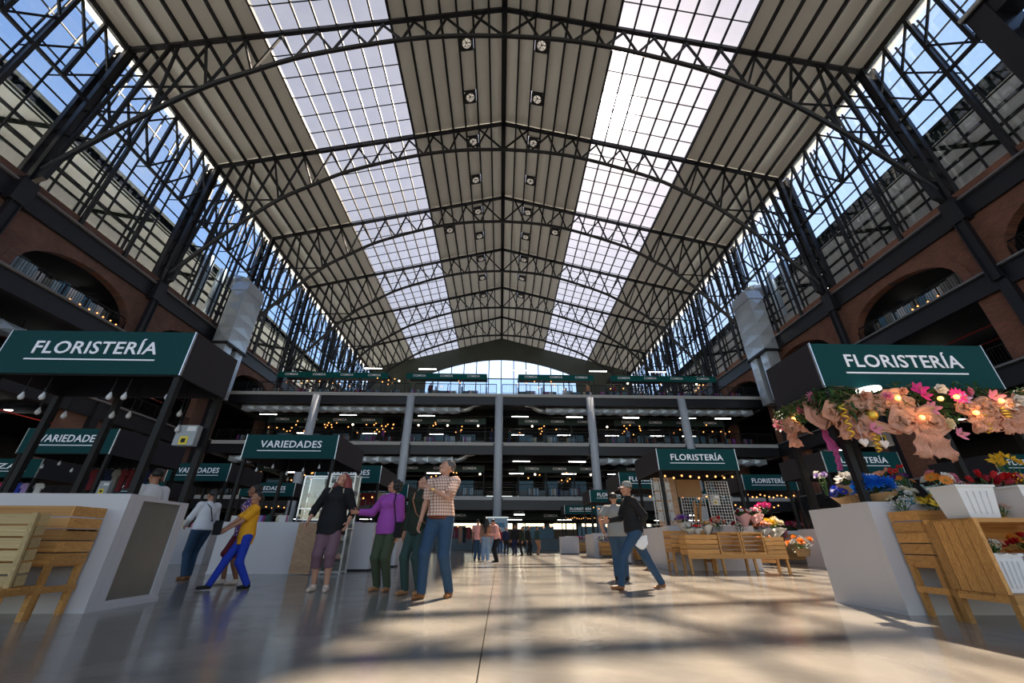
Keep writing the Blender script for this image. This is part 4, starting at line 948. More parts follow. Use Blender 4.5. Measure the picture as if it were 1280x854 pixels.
# ---------------- slatted pine display stands ----------------
def board(t,x0,x1,y0,y1,z0,z1,mm='pine',name='slat',jit=.004):
    j=uni(-jit,jit); return MB().box(x0,x1,y0+j,y1+j,z0,z1).obj(name,mm,t)
def stand(label,x,y,rz,w,mm='pine',hi=1.0,d1=.45,d2=.48):
    """two-tier stand; local x along the counter, -y to the customer"""
    t=thing('display_stand',label,'display stand',(x,y,0),rz)
    n=5; h=(hi-.47)/n
    for sx in (0,1):
        X0=0 if sx==0 else w-.02
        for k in range(n): board(t,X0,X0+.02,-d1+.0,0,.48+k*h,.48+(k+1)*h-.012,mm)
        for py in (-.03,-d1+.03): MB().bar((X0+.03 if sx==0 else X0-.01,py,0),(X0+.03 if sx==0 else X0-.01,py,.5),.05,.05).obj('leg',mm,t)
        MB().box(X0,X0+.03,-d1,0,.22,.28).obj('stretcher',mm,t)
    for k in range(n): board(t,.02,w-.02,-d1,-d1+.02,.48+k*h,.48+(k+1)*h-.012,mm)
    MB().box(.02,w-.02,-d1+.02,-.01,.46,.48).obj('crate_floor',mm,t)
    for k in range(3): MB().box(0,w,-d1+.02+k*(d1-.03)/3,-d1+.005+(k+1)*(d1-.03)/3,.80,.82).obj('shelf_board',mm,t)
    return t
# left stand: long row in front of the left counter
sl=stand('slatted pine display stand along the front of the left edge counter',-7.1,5.27,0,2.42,hi=1.05,d1=.40)
def lean_crate(label,x,y,z,rz,w,hgt,mm,vertical=False,tilt=.10,dep=.09):
    t=thing('slatted_crate',label,'crate',(x,y,z),rz); t.rotation_euler=(tilt,0,rz); n=int(hgt/.105)
    if not vertical:
        for k in range(n): board(t,.04,w-.04,-.02,0,k*hgt/n+.004,(k+1)*hgt/n-.014,mm)
    else:
        n=5
        for k in range(n): board(t,k*w/n+.004,(k+1)*w/n-.006,-.02,0,.0,hgt,mm)
    for px in (0,w-.05): MB().box(px,px+.05,-.045,-.021,0,hgt).obj('frame_board',mm,t)
    for px in (0,w-.02):
        for k in range(n): MB().box(px,px+.02,.0,dep,k*hgt/n+.004,(k+1)*hgt/n-.014).obj('side_slat',mm,t)
    MB().box(.02,w-.02,.0,dep,0,.02).obj('base_board',mm,t); return t
def rest_shelf(label,x0,x1,y0,y1,z,mm,drop):
    t=thing('low_bench',label,'bench',(x0,y0,0)); w=x1-x0; d=y1-y0
    MB().box(0,w,0,.05,z-.07,z).obj('front_rail',mm,t); MB().box(0,w,d-.05,d,z-.07,z).obj('back_rail',mm,t)
    for k in range(4): MB().box(0,w,.05+k*(d-.1)/4,.04+(k+1)*(d-.1)/4,z-.02,z).obj('slat',mm,t)
    for px in (0,w-.04): MB().box(px,px+.04,.051,d-.051,z-.07,z-.021).obj('end_rail',mm,t)
    for px in (.03,w/2,w-.03):
        for py in (.034,d-.034): MB().box(px-.028,px+.028,py-.028,py+.028,0,z-.071).obj('leg',mm,t)
    return t
rest_shelf('low pine bench in front of the left slatted stand, carrying leaning crates',-7.1,-4.62,4.46,4.84,.30,'pine',0)
lean_crate('weathered pale slatted crate standing on the left bench, nearest the aisle',-5.62,4.58,.305,0,.98,.66,'pine_pale')
lean_crate('weathered pale slatted crate at the left frame edge',-6.72,4.58,.305,0,1.05,.66,'pine_pale')
# right stand
sr=stand('slatted pine display stand along the front of the right edge counter',4.62,5.05,0,2.35,hi=1.03,d1=.36)
rb=rest_shelf('low pine bench in front of the right slatted stand, holding buckets',4.62,7.0,4.10,4.66,.28,'pine',0)
t=thing('plank_crate','tall pine crate of vertical planks on the right bench, open to the right','crate',(4.62,4.14,.285))
for k in range(5): MB().box(-.012+.0,.012,.005+k*.1,.098+k*.1,0,.62).obj('plank','pine',t)
MB().box(-.02,.02,-.02,.003,0,.64).obj('corner_post','pine',t); MB().box(-.015,2.34,-.01,.03,.60,.64).obj('top_rail','pine',t); MB().box(-.015,2.34,.46,.50,.60,.64).obj('top_rail','pine',t)
for k in range(4): MB().box(.02,2.34,.04+k*.105,.135+k*.105,.62,.64).obj('top_board','pine',t)
for px in (1.1,2.32): MB().box(px,px+.02,.0,.5,0,.6).obj('divider','pine',t)

# ---------------- middle right kiosk: benches and crates ----------------
def bench(label,x,y,w,mm='pine',z=.42):
    t=thing('display_bench',label,'bench',(x,y,0)); d=.5
    for px in (.04,w*.34,w*.66,w-.04):
        MB().bar((px,.04,0),(px,.06,z),.055,.055).obj('leg',mm,t); MB().bar((px,d-.04,0),(px,d-.06,z),.055,.055).obj('leg',mm,t)
    for k in range(4): MB().box(0,w,.01+k*.125,.125+k*.12,z,z+.025).obj('slat',mm,t)
    MB().box(0,w,.0,.03,z-.08,z-.001).obj('apron',mm,t); return t
def box_crate(label,x,y,z,w,d,h,mm='pine',openf=False,tilt=0,group=None):
    t=thing('slatted_crate',label,'crate',(x,y,z),0,group); t.rotation_euler=(tilt,0,0); n=max(3,int(h/.1))
    for k in range(n):
        z0,z1=k*h/n+.003,(k+1)*h/n-.012
        if not openf: MB().box(0,w,0,.018,z0,z1).obj('slat',mm,t)
        MB().box(0,w,d-.018,d,z0,z1).obj('slat',mm,t); MB().box(0,.018,.02,d-.02,z0,z1).obj('slat',mm,t); MB().box(w-.018,w,.02,d-.02,z0,z1).obj('slat',mm,t)
    for k in range(3): MB().box(.02,w-.02,.02+k*(d-.04)/3,.01+(k+1)*(d-.04)/3,0,.015).obj('base_board',mm,t)
    if openf: MB().box(0,.04,0,.02,0,h).box(w-.04,w,0,.02,0,h).box(.041,w-.041,0,.02,h-.04,h).box(.041,w-.041,0,.02,0,.04).obj('face_frame',mm,t)
    return t
bench('long pine display bench in front of the bench kiosk, right of centre',4.75,11.25,2.55)
box_crate('closed slatted crate at the left end of the long pine bench',4.75,11.27,.446,.82,.46,.45)
box_crate('open-fronted crate tilted back on the long bench, left of two',5.60,11.27,.446,.58,.44,.50,openf=True)
box_crate('open-fronted crate tilted back on the long bench, right of two',6.20,11.27,.446,.58,.44,.50,openf=True)
box_crate('closed slatted crate at the right end of the long pine bench',6.80,11.27,.446,.50,.46,.40)
stand('narrow slatted stand against the counter left of the long bench',4.72,12.7,0,1.1,hi=1.0,d1=.5)
for i,(x,y,w) in enumerate([(10.6,17.0,2.1),(8.3,14.4,.6),(5.2,17.0,1.6),(5.25,23.2,2.0),(5.4,33.9,2.2),(11.,12.2,1.8)]):
    lb=['behind the long bench toward the small kiosk','in shade right of the bench kiosk','behind the man in the cap','in front of the third right kiosk','in front of the farthest right kiosk','behind the big white counter on the right'][i]
    box_crate('large slatted pine planter crate '+lb,x,y,.12,w,.5,.62)
# end counters seen along the aisle
mat('counter_grey',(.42,.42,.46),.6)
for i,(x,y,w,h_,lb) in enumerate([(4.3,16.6,.55,1.15,'white counter block behind the man in the grey T-shirt'),(3.95,29.,1.2,1.0,'grey low counter far along the right of the aisle'),(-3.95,14.2,.7,1.1,'grey and white counter block behind the purple-shirted woman'),(-4.4,12.3,.9,1.15,'white counter block beside the glass cases')]):
    t=thing('counter_block',lb,'counter',(x,y,0)); MB().box(0,w,0,.6,.05,h_).obj('body','white_counter' if i!=1 else 'counter_grey',t); MB().box(-.02,w+.02,-.02,.62,h_,h_+.03).obj('top','white_counter',t); MB().box(.03,w-.03,.03,.57,0,.05).obj('plinth','canopy_side',t)
    if i==2: MB().box(.1,w-.1,-.012,0,.12,.95).obj('inset_panel','counter_grey',t)
# plywood panel, cardboard, wire grids in the bench kiosk
mat('cardboard',(.36,.20,.09),.8,var=.1,vs=4); mat('wire_white',(.62,.62,.60),.5); mat('bag_film',(.45,.42,.38),.4,var=.5,vs=14)
t=thing('plywood_partition','tall light plywood panel at the left inside the bench kiosk','panel',(5.6,14.2,0)); MB().box(-.36,.36,0,.03,1.15,2.7).obj('sheet','ply',t); MB().box(-.36,-.30,-.03,0,1.15,2.7).obj('edge_strip','pine',t)
t=thing('cardboard_sheet','brown cardboard sheet hung above the wire grid in the bench kiosk','cardboard',(6.45,14.3,2.2)); MB().box(-.42,.42,0,.02,-.12,.45).obj('sheet','cardboard',t)
def grid_rack(label,x,y,z0,z1,w,step=.085):
    t=thing('wire_grid',label,'wire grid',(x,y,0)); a=MB()
    n=int(w/step)
    for k in range(n+1): a.box(k*w/n-.006,k*w/n+.006,0,.01,z0,z1)
    m_=int((z1-z0)/step)
    for k in range(m_+1): a.box(0,w,-.01,0,z0+k*(z1-z0)/m_-.006,z0+k*(z1-z0)/m_+.006)
    a.obj('mesh','wire_white',t,kind='stuff'); MB().box(-.012,.012,-.01,.015,z0,z1).box(w-.012,w+.012,-.01,.015,z0,z1).obj('frame','wire_white',t)
grid_rack('white wire grid behind the flowers in the bench kiosk, lower left',6.05,14.15,1.2,2.05,.8)
grid_rack('tall white wire grid at the right side of the bench kiosk',6.9,14.0,1.2,2.55,.75)
grid_rack('wire grid hung with clear bags left of the plywood panel',4.85,13.4,1.2,2.55,.55)
for i in range(12):
    x=4.9+(i%3)*.18; z=1.3+(i//3)*.3; tag(MB().box(x,x+.15,13.30+.004*i,13.38+.004*i,z,z+.24).obj('packet','bag_film'),'clear packet hung on the left wire grid, '+['lowest','second','third','top'][i//3]+' row, '+['left','middle','right'][i%3],'packet','packets on the wire grid')
for i,(dx,dz) in enumerate([(.0,0),(.35,.25),(.1,.5),(.45,-.05)]):
    tag(MB().bar((6.35+dx*.4,14.05,1.3),(6.45+dx*.5,14.08,1.95-dz*.3),.05,.02).obj('wooden_slat','pine'),ordn(i,4)+' thin wooden slat against the lower wire grid','slat','slats against the grid')
# ---------------- railings ----------------
def railing(label,p,q,z,group,step=.14,panels=True):
    p=Vector((p[0],p[1],0)); q=Vector((q[0],q[1],0)); L_=(q-p).length; d=(q-p)/L_
    t=thing('railing',label,'railing',(p.x,p.y,z),math.atan2(d.y,d.x),group)
    MB().box(0,L_,-.03,.03,1.08,1.14).obj('top_rail','black_post',t); MB().box(0,L_,-.02,.02,.1,.14).obj('bottom_rail','black_post',t)
    n=max(2,round(L_/1.6)); 
    for k in range(n+1): MB().box(k*L_/n-.03,k*L_/n+.03,-.035,.035,0,1.1).obj('post','black_post',t)
    mb=MB(); m_=int(L_/step)
    for k in range(m_): mb.box((k+.5)*L_/m_-.011,(k+.5)*L_/m_+.011,-.011,.011,.14,1.08)
    mb.obj('balusters','black_post',t,kind='stuff'); return t
for lv,z in (('lower',D1),('middle',D2),('top',D3)):
    xs=[-29+.2]+colx[2:7]+[28.4]
    for i,(a,b_) in enumerate(zip(xs[:-1],xs[1:])):
        pos=['far left','left','left of the middle column','right of the middle column','right','far right'][i]
        railing(f'dark railing of the {lv} end gallery, {pos} bay',(a+(.3 if i else 0),YF),(b_-(.3 if i<5 else 0),YF),z+.04,'end gallery railings')
for sx in (-1,1):
    side='left' if sx<0 else 'right'
    for i,y in enumerate([Y1-BAY]+[Y1+BAY*k for k in range(2)]):
        for lv,z in (('second',D2),('upper',D3)):
            pos=['nearest','second','third'][i]
            x=HX+sx*29.28
            railing(f'dark railing in the {pos} {side} arcade bay, {lv} floor',(x,y+1.82),(x,y+BAY-.82),z+.2,'arcade railings',step=.17)
# ---------------- silver ducts ----------------
mat('duct_pale',(.58,.66,.76),.38,.25)
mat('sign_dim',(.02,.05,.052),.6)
def duct(label,x0,x1,y,z,h,w,seg=1.25):
    t=thing('air_duct',label,'air duct',(x0,y,z)); n=int(abs(x1-x0)/seg); s_=(x1-x0)/n
    for k in range(n):
        a,b_=k*s_,(k+1)*s_; m=(a+b_)/2; mb=MB()
        vs=[(a,-w/2,-h/2),(b_,-w/2,-h/2),(b_,w/2,-h/2),(a,w/2,-h/2),(a,-w/2,h/2),(b_,-w/2,h/2),(b_,w/2,h/2),(a,w/2,h/2),(m,-w/2-.2,0),(m,0,-h/2-.2)]
        mb.add(vs,[(0,1,8),(1,5,8),(5,4,8),(4,0,8),(0,3,9),(3,2,9),(2,1,9),(1,0,9),(4,5,6,7),(2,3,7,6)]); mb.obj('duct_section','duct_pale',t)
        MB().box(b_-.03,b_+.03,-w/2-.03,w/2+.03,-h/2-.03,h/2+.03).obj('flange','galv_duct',t)
    for k in range(0,n,4): MB().box(k*s_,k*s_+.03,-.02,.02,h/2,h/2+.7).obj('hanger','steel_web',t)
    return t
def elbow(label,x,y,z,dirx):
    t=thing('duct_elbow',label,'air duct',(x,y,z)); mb=MB()
    mb.tube([(0,0,0),(dirx*.6,0,.02),(dirx*1.1,0,.25),(dirx*1.5,0,.6),(dirx*2.2,0,.75)],.26,10); mb.obj('bend','galv_duct',t,smooth=True)
duct('faceted silver duct under the top deck, left half',-27.8,-4.6,42.3,13.55,.5,.7)
elbow('curved end of the left silver duct under the top deck',-4.6,42.3,13.55,1)
duct('faceted silver duct under the top deck, right half',4.8,27.6,42.3,13.55,.5,.7)
elbow('curved end of the right silver duct under the top deck',4.8,42.3,13.55,-1)
duct('faceted silver duct under the middle deck, left half',-27.5,-5.,42.3,8.25,.5,.7)
elbow('curved end of the left silver duct under the middle deck',-5.,42.3,8.25,1)
duct('faceted silver duct under the middle deck, right half',9.8,27.6,42.3,8.25,.5,.7)
for nm_,dy,zz,dx in (('left',13.,12.7,-31.2),):
    t=duct('faceted silver duct inside the '+nm_+' arcade, middle floor',0,16,0,zz,.6,.8); t.location=(HX+dx,dy,zz); t.rotation_euler=(0,0,PI/2)
mat('red_pipe_paint',(.35,.03,.03),.4)
for sx in (-1,1):
    for k,(dx,zz) in enumerate(((31.5,13.2),(33.5,13.0),(31.0,8.0))):
        o=tag(MB().tube([(HX+sx*dx,-10,zz),(HX+sx*dx,39,zz)],.06,8).obj('red_pipe','red_pipe_paint',None,smooth=True),['outer','inner','lower'][k]+f' red sprinkler pipe under the {"left" if sx<0 else "right"} arcade deck','pipe')
for sx in (-1,1):
    side='left' if sx<0 else 'right'
    t=thing('duct_riser',f'tall silver duct rising to the {side} windows beside the end gallery','air duct',(HX+sx*27.6,37.3,0)); f=1
    def facet(x0,x1,y0,y1,z0,z1,n):
        for k in range(n):
            a=z0+(z1-z0)*k/n; b_=z0+(z1-z0)*(k+1)/n; m=(a+b_)/2; mb=MB(); cx,cy=(x0+x1)/2,(y0+y1)/2
            c=[(x0,y0),(x1,y0),(x1,y1),(x0,y1)]
            for i in range(4):
                p,q=c[i],c[(i+1)%4]; nx=((p[0]+q[0])/2,(p[1]+q[1])/2); o_=((nx[0]-cx)*.09+nx[0],(nx[1]-cy)*.09+nx[1])
                mb.add([(p[0],p[1],a),(q[0],q[1],a),(q[0],q[1],b_),(p[0],p[1],b_),(o_[0],o_[1],m)],[(0,1,4),(1,2,4),(2,3,4),(3,0,4)])
            mb.add([(x,y,a) for x,y in c]+[(x,y,b_) for x,y in c],[(3,2,1,0),(4,5,6,7)]); mb.obj('duct_section','galv_duct',t)
    facet(-.75,.75,-1.5,1.5,18.4,24.4,4); facet(-.6,.6,-1.45,-.35,13.2,18.4,4); facet(-.6,.6,.35,1.45,13.2,18.4,4)
    MB().prism([(-1.6,24.4),(1.6,24.4),(1.25,25.6),(-1.25,25.6)],-.85,.85,'x').obj('cap','galv_duct',t)
    MB().box(-.9,.9,-1.7,1.7,18.1,18.3).obj('support_frame','dark_painted_steel',t)
    MB().tube([(0,0,25.3),(sx*.9,0,26.2),(sx*2.3,0,26.6)],.8,14).obj('bend','galv_duct',t,smooth=True)
    for yy,rr in ((36.2,.55),(38.6,.42)):
        o=tag(MB().lathe([(rr,0),(rr,5.5),(rr*.6,6.1),(.01,6.2)],16).obj('vent_stack','galv_duct',None,smooth=True),f'{"larger" if rr>.5 else "smaller"} silver vent stack outside the {side} windows','vent stack'); o.location=(HX+sx*32.4,yy,23.0 if sx<0 else 24)
# ---------------- tube lamps ----------------
def tube_lamp(x,y,z,label,grp,L_=1.9,rz=0,hang=.5):
    t=thing('tube_lamp',label,'lamp',(x,y,z),rz,grp); MB().box(-L_/2,L_/2,-.07,.07,0,.06).obj('housing','alu',t); MB().box(-L_/2+.02,L_/2-.02,-.05,.05,-.05,-.001).obj('tube','lamp_tube',t)
    for px in (-.6,.6): MB().box(px-.008,px+.008,-.008,.008,.06,hang).obj('rod','steel_web',t)
for z,ys in ((D2+4.0,(45.2,54)),(D1+4.1,(45.2,54)),(3.4,(47,58))):
    for y in ys:
        for i,x in enumerate((-26.5,-17.5,-8.6,2.2,8.7,14.9,21.5,26)): tube_lamp(x+uni(-.3,.3),y,z,ordn(i,8)+' white tube lamp, '+('front' if y<50 else 'rear')+' row, over the '+('middle' if z>12 else 'lower' if z>5 else 'ground')+' deck','end gallery tube lamps',hang=.95 if z>5 else .9)
for i,x in enumerate((-16,-9.3,2.2,12,19.5)): tube_lamp(x,46.,19.9,ordn(i,5)+' white tube lamp hanging above the top deck kiosks','top deck tube lamps',2.2,hang=zr(x)-19.9+.1)
for sx in (-1,1):
    for yi,y in enumerate((10,20,25,30.5,36)):
        for z in (D3+3.6,D2+4.3,D1+4.3): tube_lamp(HX+sx*(33+(y%7)*.5),y+3,z,f'white tube lamp in the {"left" if sx<0 else "right"} arcade, {"top" if z>15 else "middle" if z>10 else "lower"} floor, {["nearest","second","third","fourth","farthest"][yi]} of its row','side arcade tube lamps',2.,0,.6)
# ---------------- stalls on the decks ----------------
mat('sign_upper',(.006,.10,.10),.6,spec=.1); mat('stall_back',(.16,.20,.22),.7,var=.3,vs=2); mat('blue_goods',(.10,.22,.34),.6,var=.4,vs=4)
SMALL={}
def stall(x0,x1,y,z,label,text='COMIDA',lit=True,dark=False):
    w=x1-x0; t=thing('food_stall',label,'market stall',(x0,y,z)); zc_=2.85; h=.72
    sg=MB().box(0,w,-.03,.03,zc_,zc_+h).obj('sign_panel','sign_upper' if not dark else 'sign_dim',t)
    if ('u',text) not in TXT: TXT[('u',text)]=sign_text(text,1.5,.26)
    link('lettering',TXT[('u',text)],sg,(w/2,-.045,zc_+h*.55))
    MB().box(0,w,.031,2.6,zc_+h-.05,zc_+h).obj('canopy_roof','canopy_side',t)
    for px in (.05,w-.05):
        for py in (.05,2.5): MB().box(px-.04,px+.04,py-.04,py+.04,0,zc_).obj('post','black_post',t)
    MB().box(0.1,w-.1,0.05,.45,0,1.05).obj('counter','stall_back',t); MB().box(0.1,w*.6,2.45,2.52,1.1,2.3).obj('menu_board','blue_goods',t)
    return t
for k,(a,b_,n) in enumerate([(-26.2,-13.4,4),(-11.3,-1.8,3),(1.9,10.9,3),(12.9,25.6,4)]):
    for i in range(n):
        x0=a+(b_-a)*i/n; x1=a+(b_-a)*(i+1)/n-.02
        blk=['left end','left of the middle','right of the middle','right end'][k]; ps=['first','second','third','fourth'][i]
        stall(x0,x1,44.,D3,f'green-signed food stall on the top deck, {ps} in the {blk} block')
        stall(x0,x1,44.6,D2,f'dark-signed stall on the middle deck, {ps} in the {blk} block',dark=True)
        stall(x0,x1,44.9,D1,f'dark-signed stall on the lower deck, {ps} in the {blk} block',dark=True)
for i in range(8):
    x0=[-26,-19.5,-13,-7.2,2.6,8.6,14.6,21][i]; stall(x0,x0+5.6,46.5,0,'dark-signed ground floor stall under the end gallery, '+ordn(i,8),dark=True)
    for j in range(7): cord_bulb(x0+.5+j*.75,46.3,0,2.2+.15*math.sin(j*2),'amber bulbs of the ground floor stalls',ordn(j,7)+' amber bulb of the ground floor stall, '+ordn(i,8)+' stall','warm_bulb',True).scale=(1.8,)*3
g_=[('warm_bulb','glowing amber bulb among the deck stalls','amber bulbs on the decks'),('bright_bulb','bright white lamp of a deck stall','white lamps on the decks')]
for z in (D1,D2,D3):
    m_,lb,gr=g_[0]; nn=64 if z==D2 else 34
    for k,x in enumerate(sorted(random.choice([-24,-21,-18,-14.5,-12.5,-6,3,6,14,20,24])+uni(-1.6,1.6) for _ in range(nn))): cord_bulb(x,uni(43.4,44.4),0,z+uni(1.7,2.8),gr,ordn(k,nn)+' '+lb+(' on the top deck' if z==D3 else ' on the middle deck' if z==D2 else ' on the lower deck'),m_,True).scale=(2.2,)*3
    xs_=((-16.4,-9.2,-6.,-2.6,3.4,11.8) if z==D2 else (-2.2,3.6,9.5) if z==D1 else (-12,14.8,23.))
    for k,x in enumerate(xs_): cord_bulb(x,43.8,0,z+2.5,g_[1][2],ordn(k,len(xs_))+' bright white stall lamp on the '+('top' if z==D3 else 'middle' if z==D2 else 'lower')+' deck','bright_bulb',True).scale=(3.2,)*3
# bulbs behind the arcade railings
for sx,ys in ((-1,(23.6,24.3,25,25.6,26.1,26.7,27.2)),(1,(21.5,22.2,22.9,23.3))):
    for i,y in enumerate(ys): cord_bulb(HX+sx*29.1,y,0,D3+.42+uni(-.04,.08),'arcade bulbs',['nearest','second','third','fourth','fifth','sixth','farthest'][i]+' small amber bulb at the foot of the '+('left' if sx<0 else 'right')+' arcade railing','warm_bulb',True).scale=(1.8,)*3
# merchandise on the decks seen through the railings (each rack a thing)
mat('pale_blue',(.38,.50,.60),.6,var=.2,vs=6)
lcols=['pale_blue','cloth_white','denim_light','pale_blue','blue_goods','cloth_grey','cloth_purple','cloth_beige']  # paler garments of the middle bays, with reflected blue-white glow put into their colour
cols=['blue_goods','cloth_navy','cloth_teal','cloth_tan','cloth_maroon','stall_back','cloth_grey','cloth_purple','denim_light']
for z in (D1,D2,D3):
    for k in range(26):
        x=-27+k*2.15+uni(-.3,.3); 
        if abs(x)<2.0: continue
        t=thing('goods_rack',ordn(k,26)+' goods rack behind the '+('top' if z==D3 else 'middle' if z==D2 else 'lower')+' deck railing','goods rack',(x,42.5+uni(0,.4),z),uni(-.1,.1),'goods racks on the decks')
        MB().box(-.6,.6,0,.04,1.0,1.04).obj('rail','black_post',t)
        for px in (-.58,.58): MB().box(px-.02,px+.02,0,.04,0,1.02).obj('leg','black_post',t)
        for i in range(6):
            MB().box(-.5+i*.17,-.36+i*.17,-.1,.14,.25+uni(0,.2),.98).obj('garment',random.choice(lcols if abs(x)<11 else cols),t)
for sx in (-1,1):  # pale boxes added as backdrop, standing in for light reflected off clear panels
    for bi,y0 in enumerate((Y1-BAY,Y1)):
        for i in range(13):
            o=MB().box(-.2,.2,-.24,.24,0,uni(1.3,1.75)).obj('backdrop_box',random.choice(['pale_blue','cloth_grey','blue_goods','cloth_white']),None); o.location=(HX+sx*30.1,y0+2.3+i*.54,D3+.0)
            tag(o,ordn(i,13).replace('left','the camera').replace('most','most from view' if 0 else 'most').replace('right','far')+f' pale added backdrop box behind the {"left" if sx<0 else "right"} upper arcade railing, '+('nearest' if bi==0 else 'second')+' bay','box','added backdrop boxes in the arcades')
t=thing('notice_board','pale blue notice board wrapped around the foot of the middle column','notice board',(-.3,40.2,0)); MB().box(-1.0,1.0,-.06,.06,.1,2.7).obj('panel','pale_blue',t); MB().box(-1.04,1.04,-.08,.08,2.7,2.8).obj('frame','alu',t); MB().box(-.7,.7,-.07,-.061,1.9,2.3).obj('printed_band','blue_goods',t)
t=thing('garment_rail','dark garment rail left of the far middle group','garment rail',(-3.4,33.,0)); MB().tube([(-1.4,0,0),(-1.4,0,1.78),(1.4,0,1.78),(1.4,0,0)],.03,6).obj('frame','black_post',t)
# ---------------- visitors on the decks ----------------
pp=[(-12.4,42.0,D2,'cloth_purple'),(-1.0,42.2,D2,'cloth_navy'),(.9,42.3,D2,'cloth_teal'),(13.4,41.75,D2,'denim_light'),(5.9,42.2,D1,'cloth_black'),(-8.,42.2,D3,'cloth_maroon'),(9.6,42.2,D3,'cloth_tan'),(12.6,42.0,D3,'cloth_maroon'),(-21.5,42.1,D3,'cloth_black')]
proto=None
for i,(x,y,z,c) in enumerate(pp):
    t,_=person('x',(x,y,z),uni(-2,2),1.68,dict(top=c,bot='denim_dark',shoe='shoe_black',sleeve='long',hem=-.06),dict(),g=1.1,res=.035)
    t['label']='person in '+{'cloth_purple':'purple','cloth_navy':'navy','cloth_teal':'teal','denim_light':'light blue','cloth_black':'black','cloth_maroon':'maroon','cloth_tan':'tan'}[c]+' behind the '+('top' if z==D3 else 'middle' if z==D2 else 'lower')+' deck railing'+(', left side' if x<-10 else ', right side' if x>12 else ', near the middle')
# ---------------- roof ventilators ----------------
mat('vent_dark',(.03,.028,.03),.5,.3); mat('dome_sheet',(.55,.55,.56),.5,trans=.35)
def make_vent():
    t=thing('roof_ventilator','x','ventilator'); n=20
    mb=MB(); R_=.42; sq=.62
    vs=[];fs=[]
    for z in (0,.03):
        for k in range(n):
            a=2*PI*k/n; c,s_=math.cos(a),math.sin(a); q=sq/max(abs(c),abs(s_)); vs+=[(R_*c,R_*s_,z),(q*c,q*s_,z)]
    for k in range(n):
        j=(k+1)%n; fs+=[(2*k,2*k+1,2*j+1,2*j),(2*n+2*k,2*n+2*j,2*n+2*j+1,2*n+2*k+1)]
    mb.add(vs,fs); mb.box(-sq,sq,-sq,-sq+.03,.03,.5).box(-sq,sq,sq-.03,sq,.03,.5).box(-sq,-sq+.03,-sq,sq,.03,.5).box(sq-.03,sq,-sq,sq,.03,.5); mb.obj('curb','vent_dark',t)
    vs=[(R_*math.cos(2*PI*k/n),R_*math.sin(2*PI*k/n),z) for z in (0,.5) for k in range(n)]; MB().add(vs,[(k,(k+1)%n,n+(k+1)%n,n+k) for k in range(n)]).obj('throat','alu',t)
    for k in range(6):
        a=2*PI*k/6; MB().bar((.04*math.cos(a),.04*math.sin(a),.12),(.39*math.cos(a),.39*math.sin(a),.12),.035 if k%2 else .07,.02).obj('blade','vent_dark',t)
    MB().lathe([(.06,.05),(.06,.2)],10).obj('motor','vent_dark',t)
    MB().lathe([(.6,.52),(.5,.75),(.25,.88),(.01,.9)],16).obj('dome','dome_sheet',t,smooth=True); return t

v0=make_vent(); ORD2=['nearest','second','third','fourth','fifth','sixth','seventh','eighth','ninth','outer']
for i,(x,y) in enumerate(VENTS):
    sd='left' if x<0 else 'right'; k=i%9 if i<18 else 9
    lb=f'round bright roof ventilator {sd} of the ridge, '+(ORD2[k]+(' of the row from the front' if k<9 else ' one beside the row'))
    o=v0 if i==0 else dup(v0)
    o.location=(HX+x,y,zr(x)-.12); o.rotation_euler=(0,math.atan(SL)*(1 if x>0 else -1),0); o['label']=lb; o['group']='roof ventilators'
# ---------------- flowers ----------------
for nm,c in dict(red=(.55,.01,.015),crimson=(.35,.01,.03),pink=(.75,.25,.38),hotpink=(.85,.03,.30),peach=(.78,.42,.30),white=(.80,.78,.74),cream=(.78,.70,.48),yellow=(.85,.55,.03),orange=(.80,.25,.02),blue=(.01,.17,.68),royal=(.015,.05,.5),lilac=(.42,.30,.62),purple=(.20,.03,.30)).items():
    mat('petal_'+nm,c,.6,var=.15,vs=30,trans=.25)
mat('petal_core',(.35,.22,.03),.8); mat('leaf_green',(.035,.11,.025),.5,var=.5,vs=20,trans=.15); mat('leaf_pale',(.12,.22,.07),.5,var=.4,vs=20,trans=.15); mat('stem_green',(.05,.13,.03),.6)
mat('ribbon_peach',(.82,.50,.37),.6,var=.12,vs=25,bump=.25,bs=90,trans=.45); mat('ribbon_magenta',(.62,.12,.38),.6,var=.3,vs=60,bump=.8,bs=150,trans=.35)
def lace(name,amt):
    t=MATS[name].node_tree; n=t.nodes; o=n['Material Output']; src=o.inputs[0].links[0].from_socket; tr=n.new('ShaderNodeBsdfTransparent'); ms=n.new('ShaderNodeMixShader'); z=n.new('ShaderNodeTexVoronoi'); z.inputs['Scale'].default_value=120; tc_=n.new('ShaderNodeTexCoord'); t.links.new(tc_.outputs['Object'],z.inputs['Vector'])
    r=n.new('ShaderNodeValToRGB'); r.color_ramp.elements[0].position=.18; r.color_ramp.elements[0].color=(amt,)*3+(1,); r.color_ramp.elements[1].position=.45; r.color_ramp.elements[1].color=(0,0,0,1); t.links.new(z.outputs['Distance'],r.inputs[0]); t.links.new(r.outputs[0],ms.inputs[0]); t.links.new(src,ms.inputs[1]); t.links.new(tr.outputs[0],ms.inputs[2]); t.links.new(ms.outputs[0],o.inputs[0])
lace('ribbon_peach',.55); lace('ribbon_magenta',.4); mat('gold_glitter',(.85,.55,.08),.28,.85,bump=.6,bs=120)
mat('paper_blue',(.45,.68,.72),.6,var=.12,vs=60,trans=.3); mat('paper_red',(.42,.015,.04),.35,var=.4,vs=70,trans=.1); mat('paper_pink',(.78,.48,.50),.6,trans=.3); mat('paper_cream',(.75,.72,.66),.7,trans=.3); mat('paper_kraft',(.45,.28,.13),.8); mat('paper_orange',(.75,.25,.04),.6,trans=.2); mat('cello',(.6,.62,.62),.25,trans=.5)
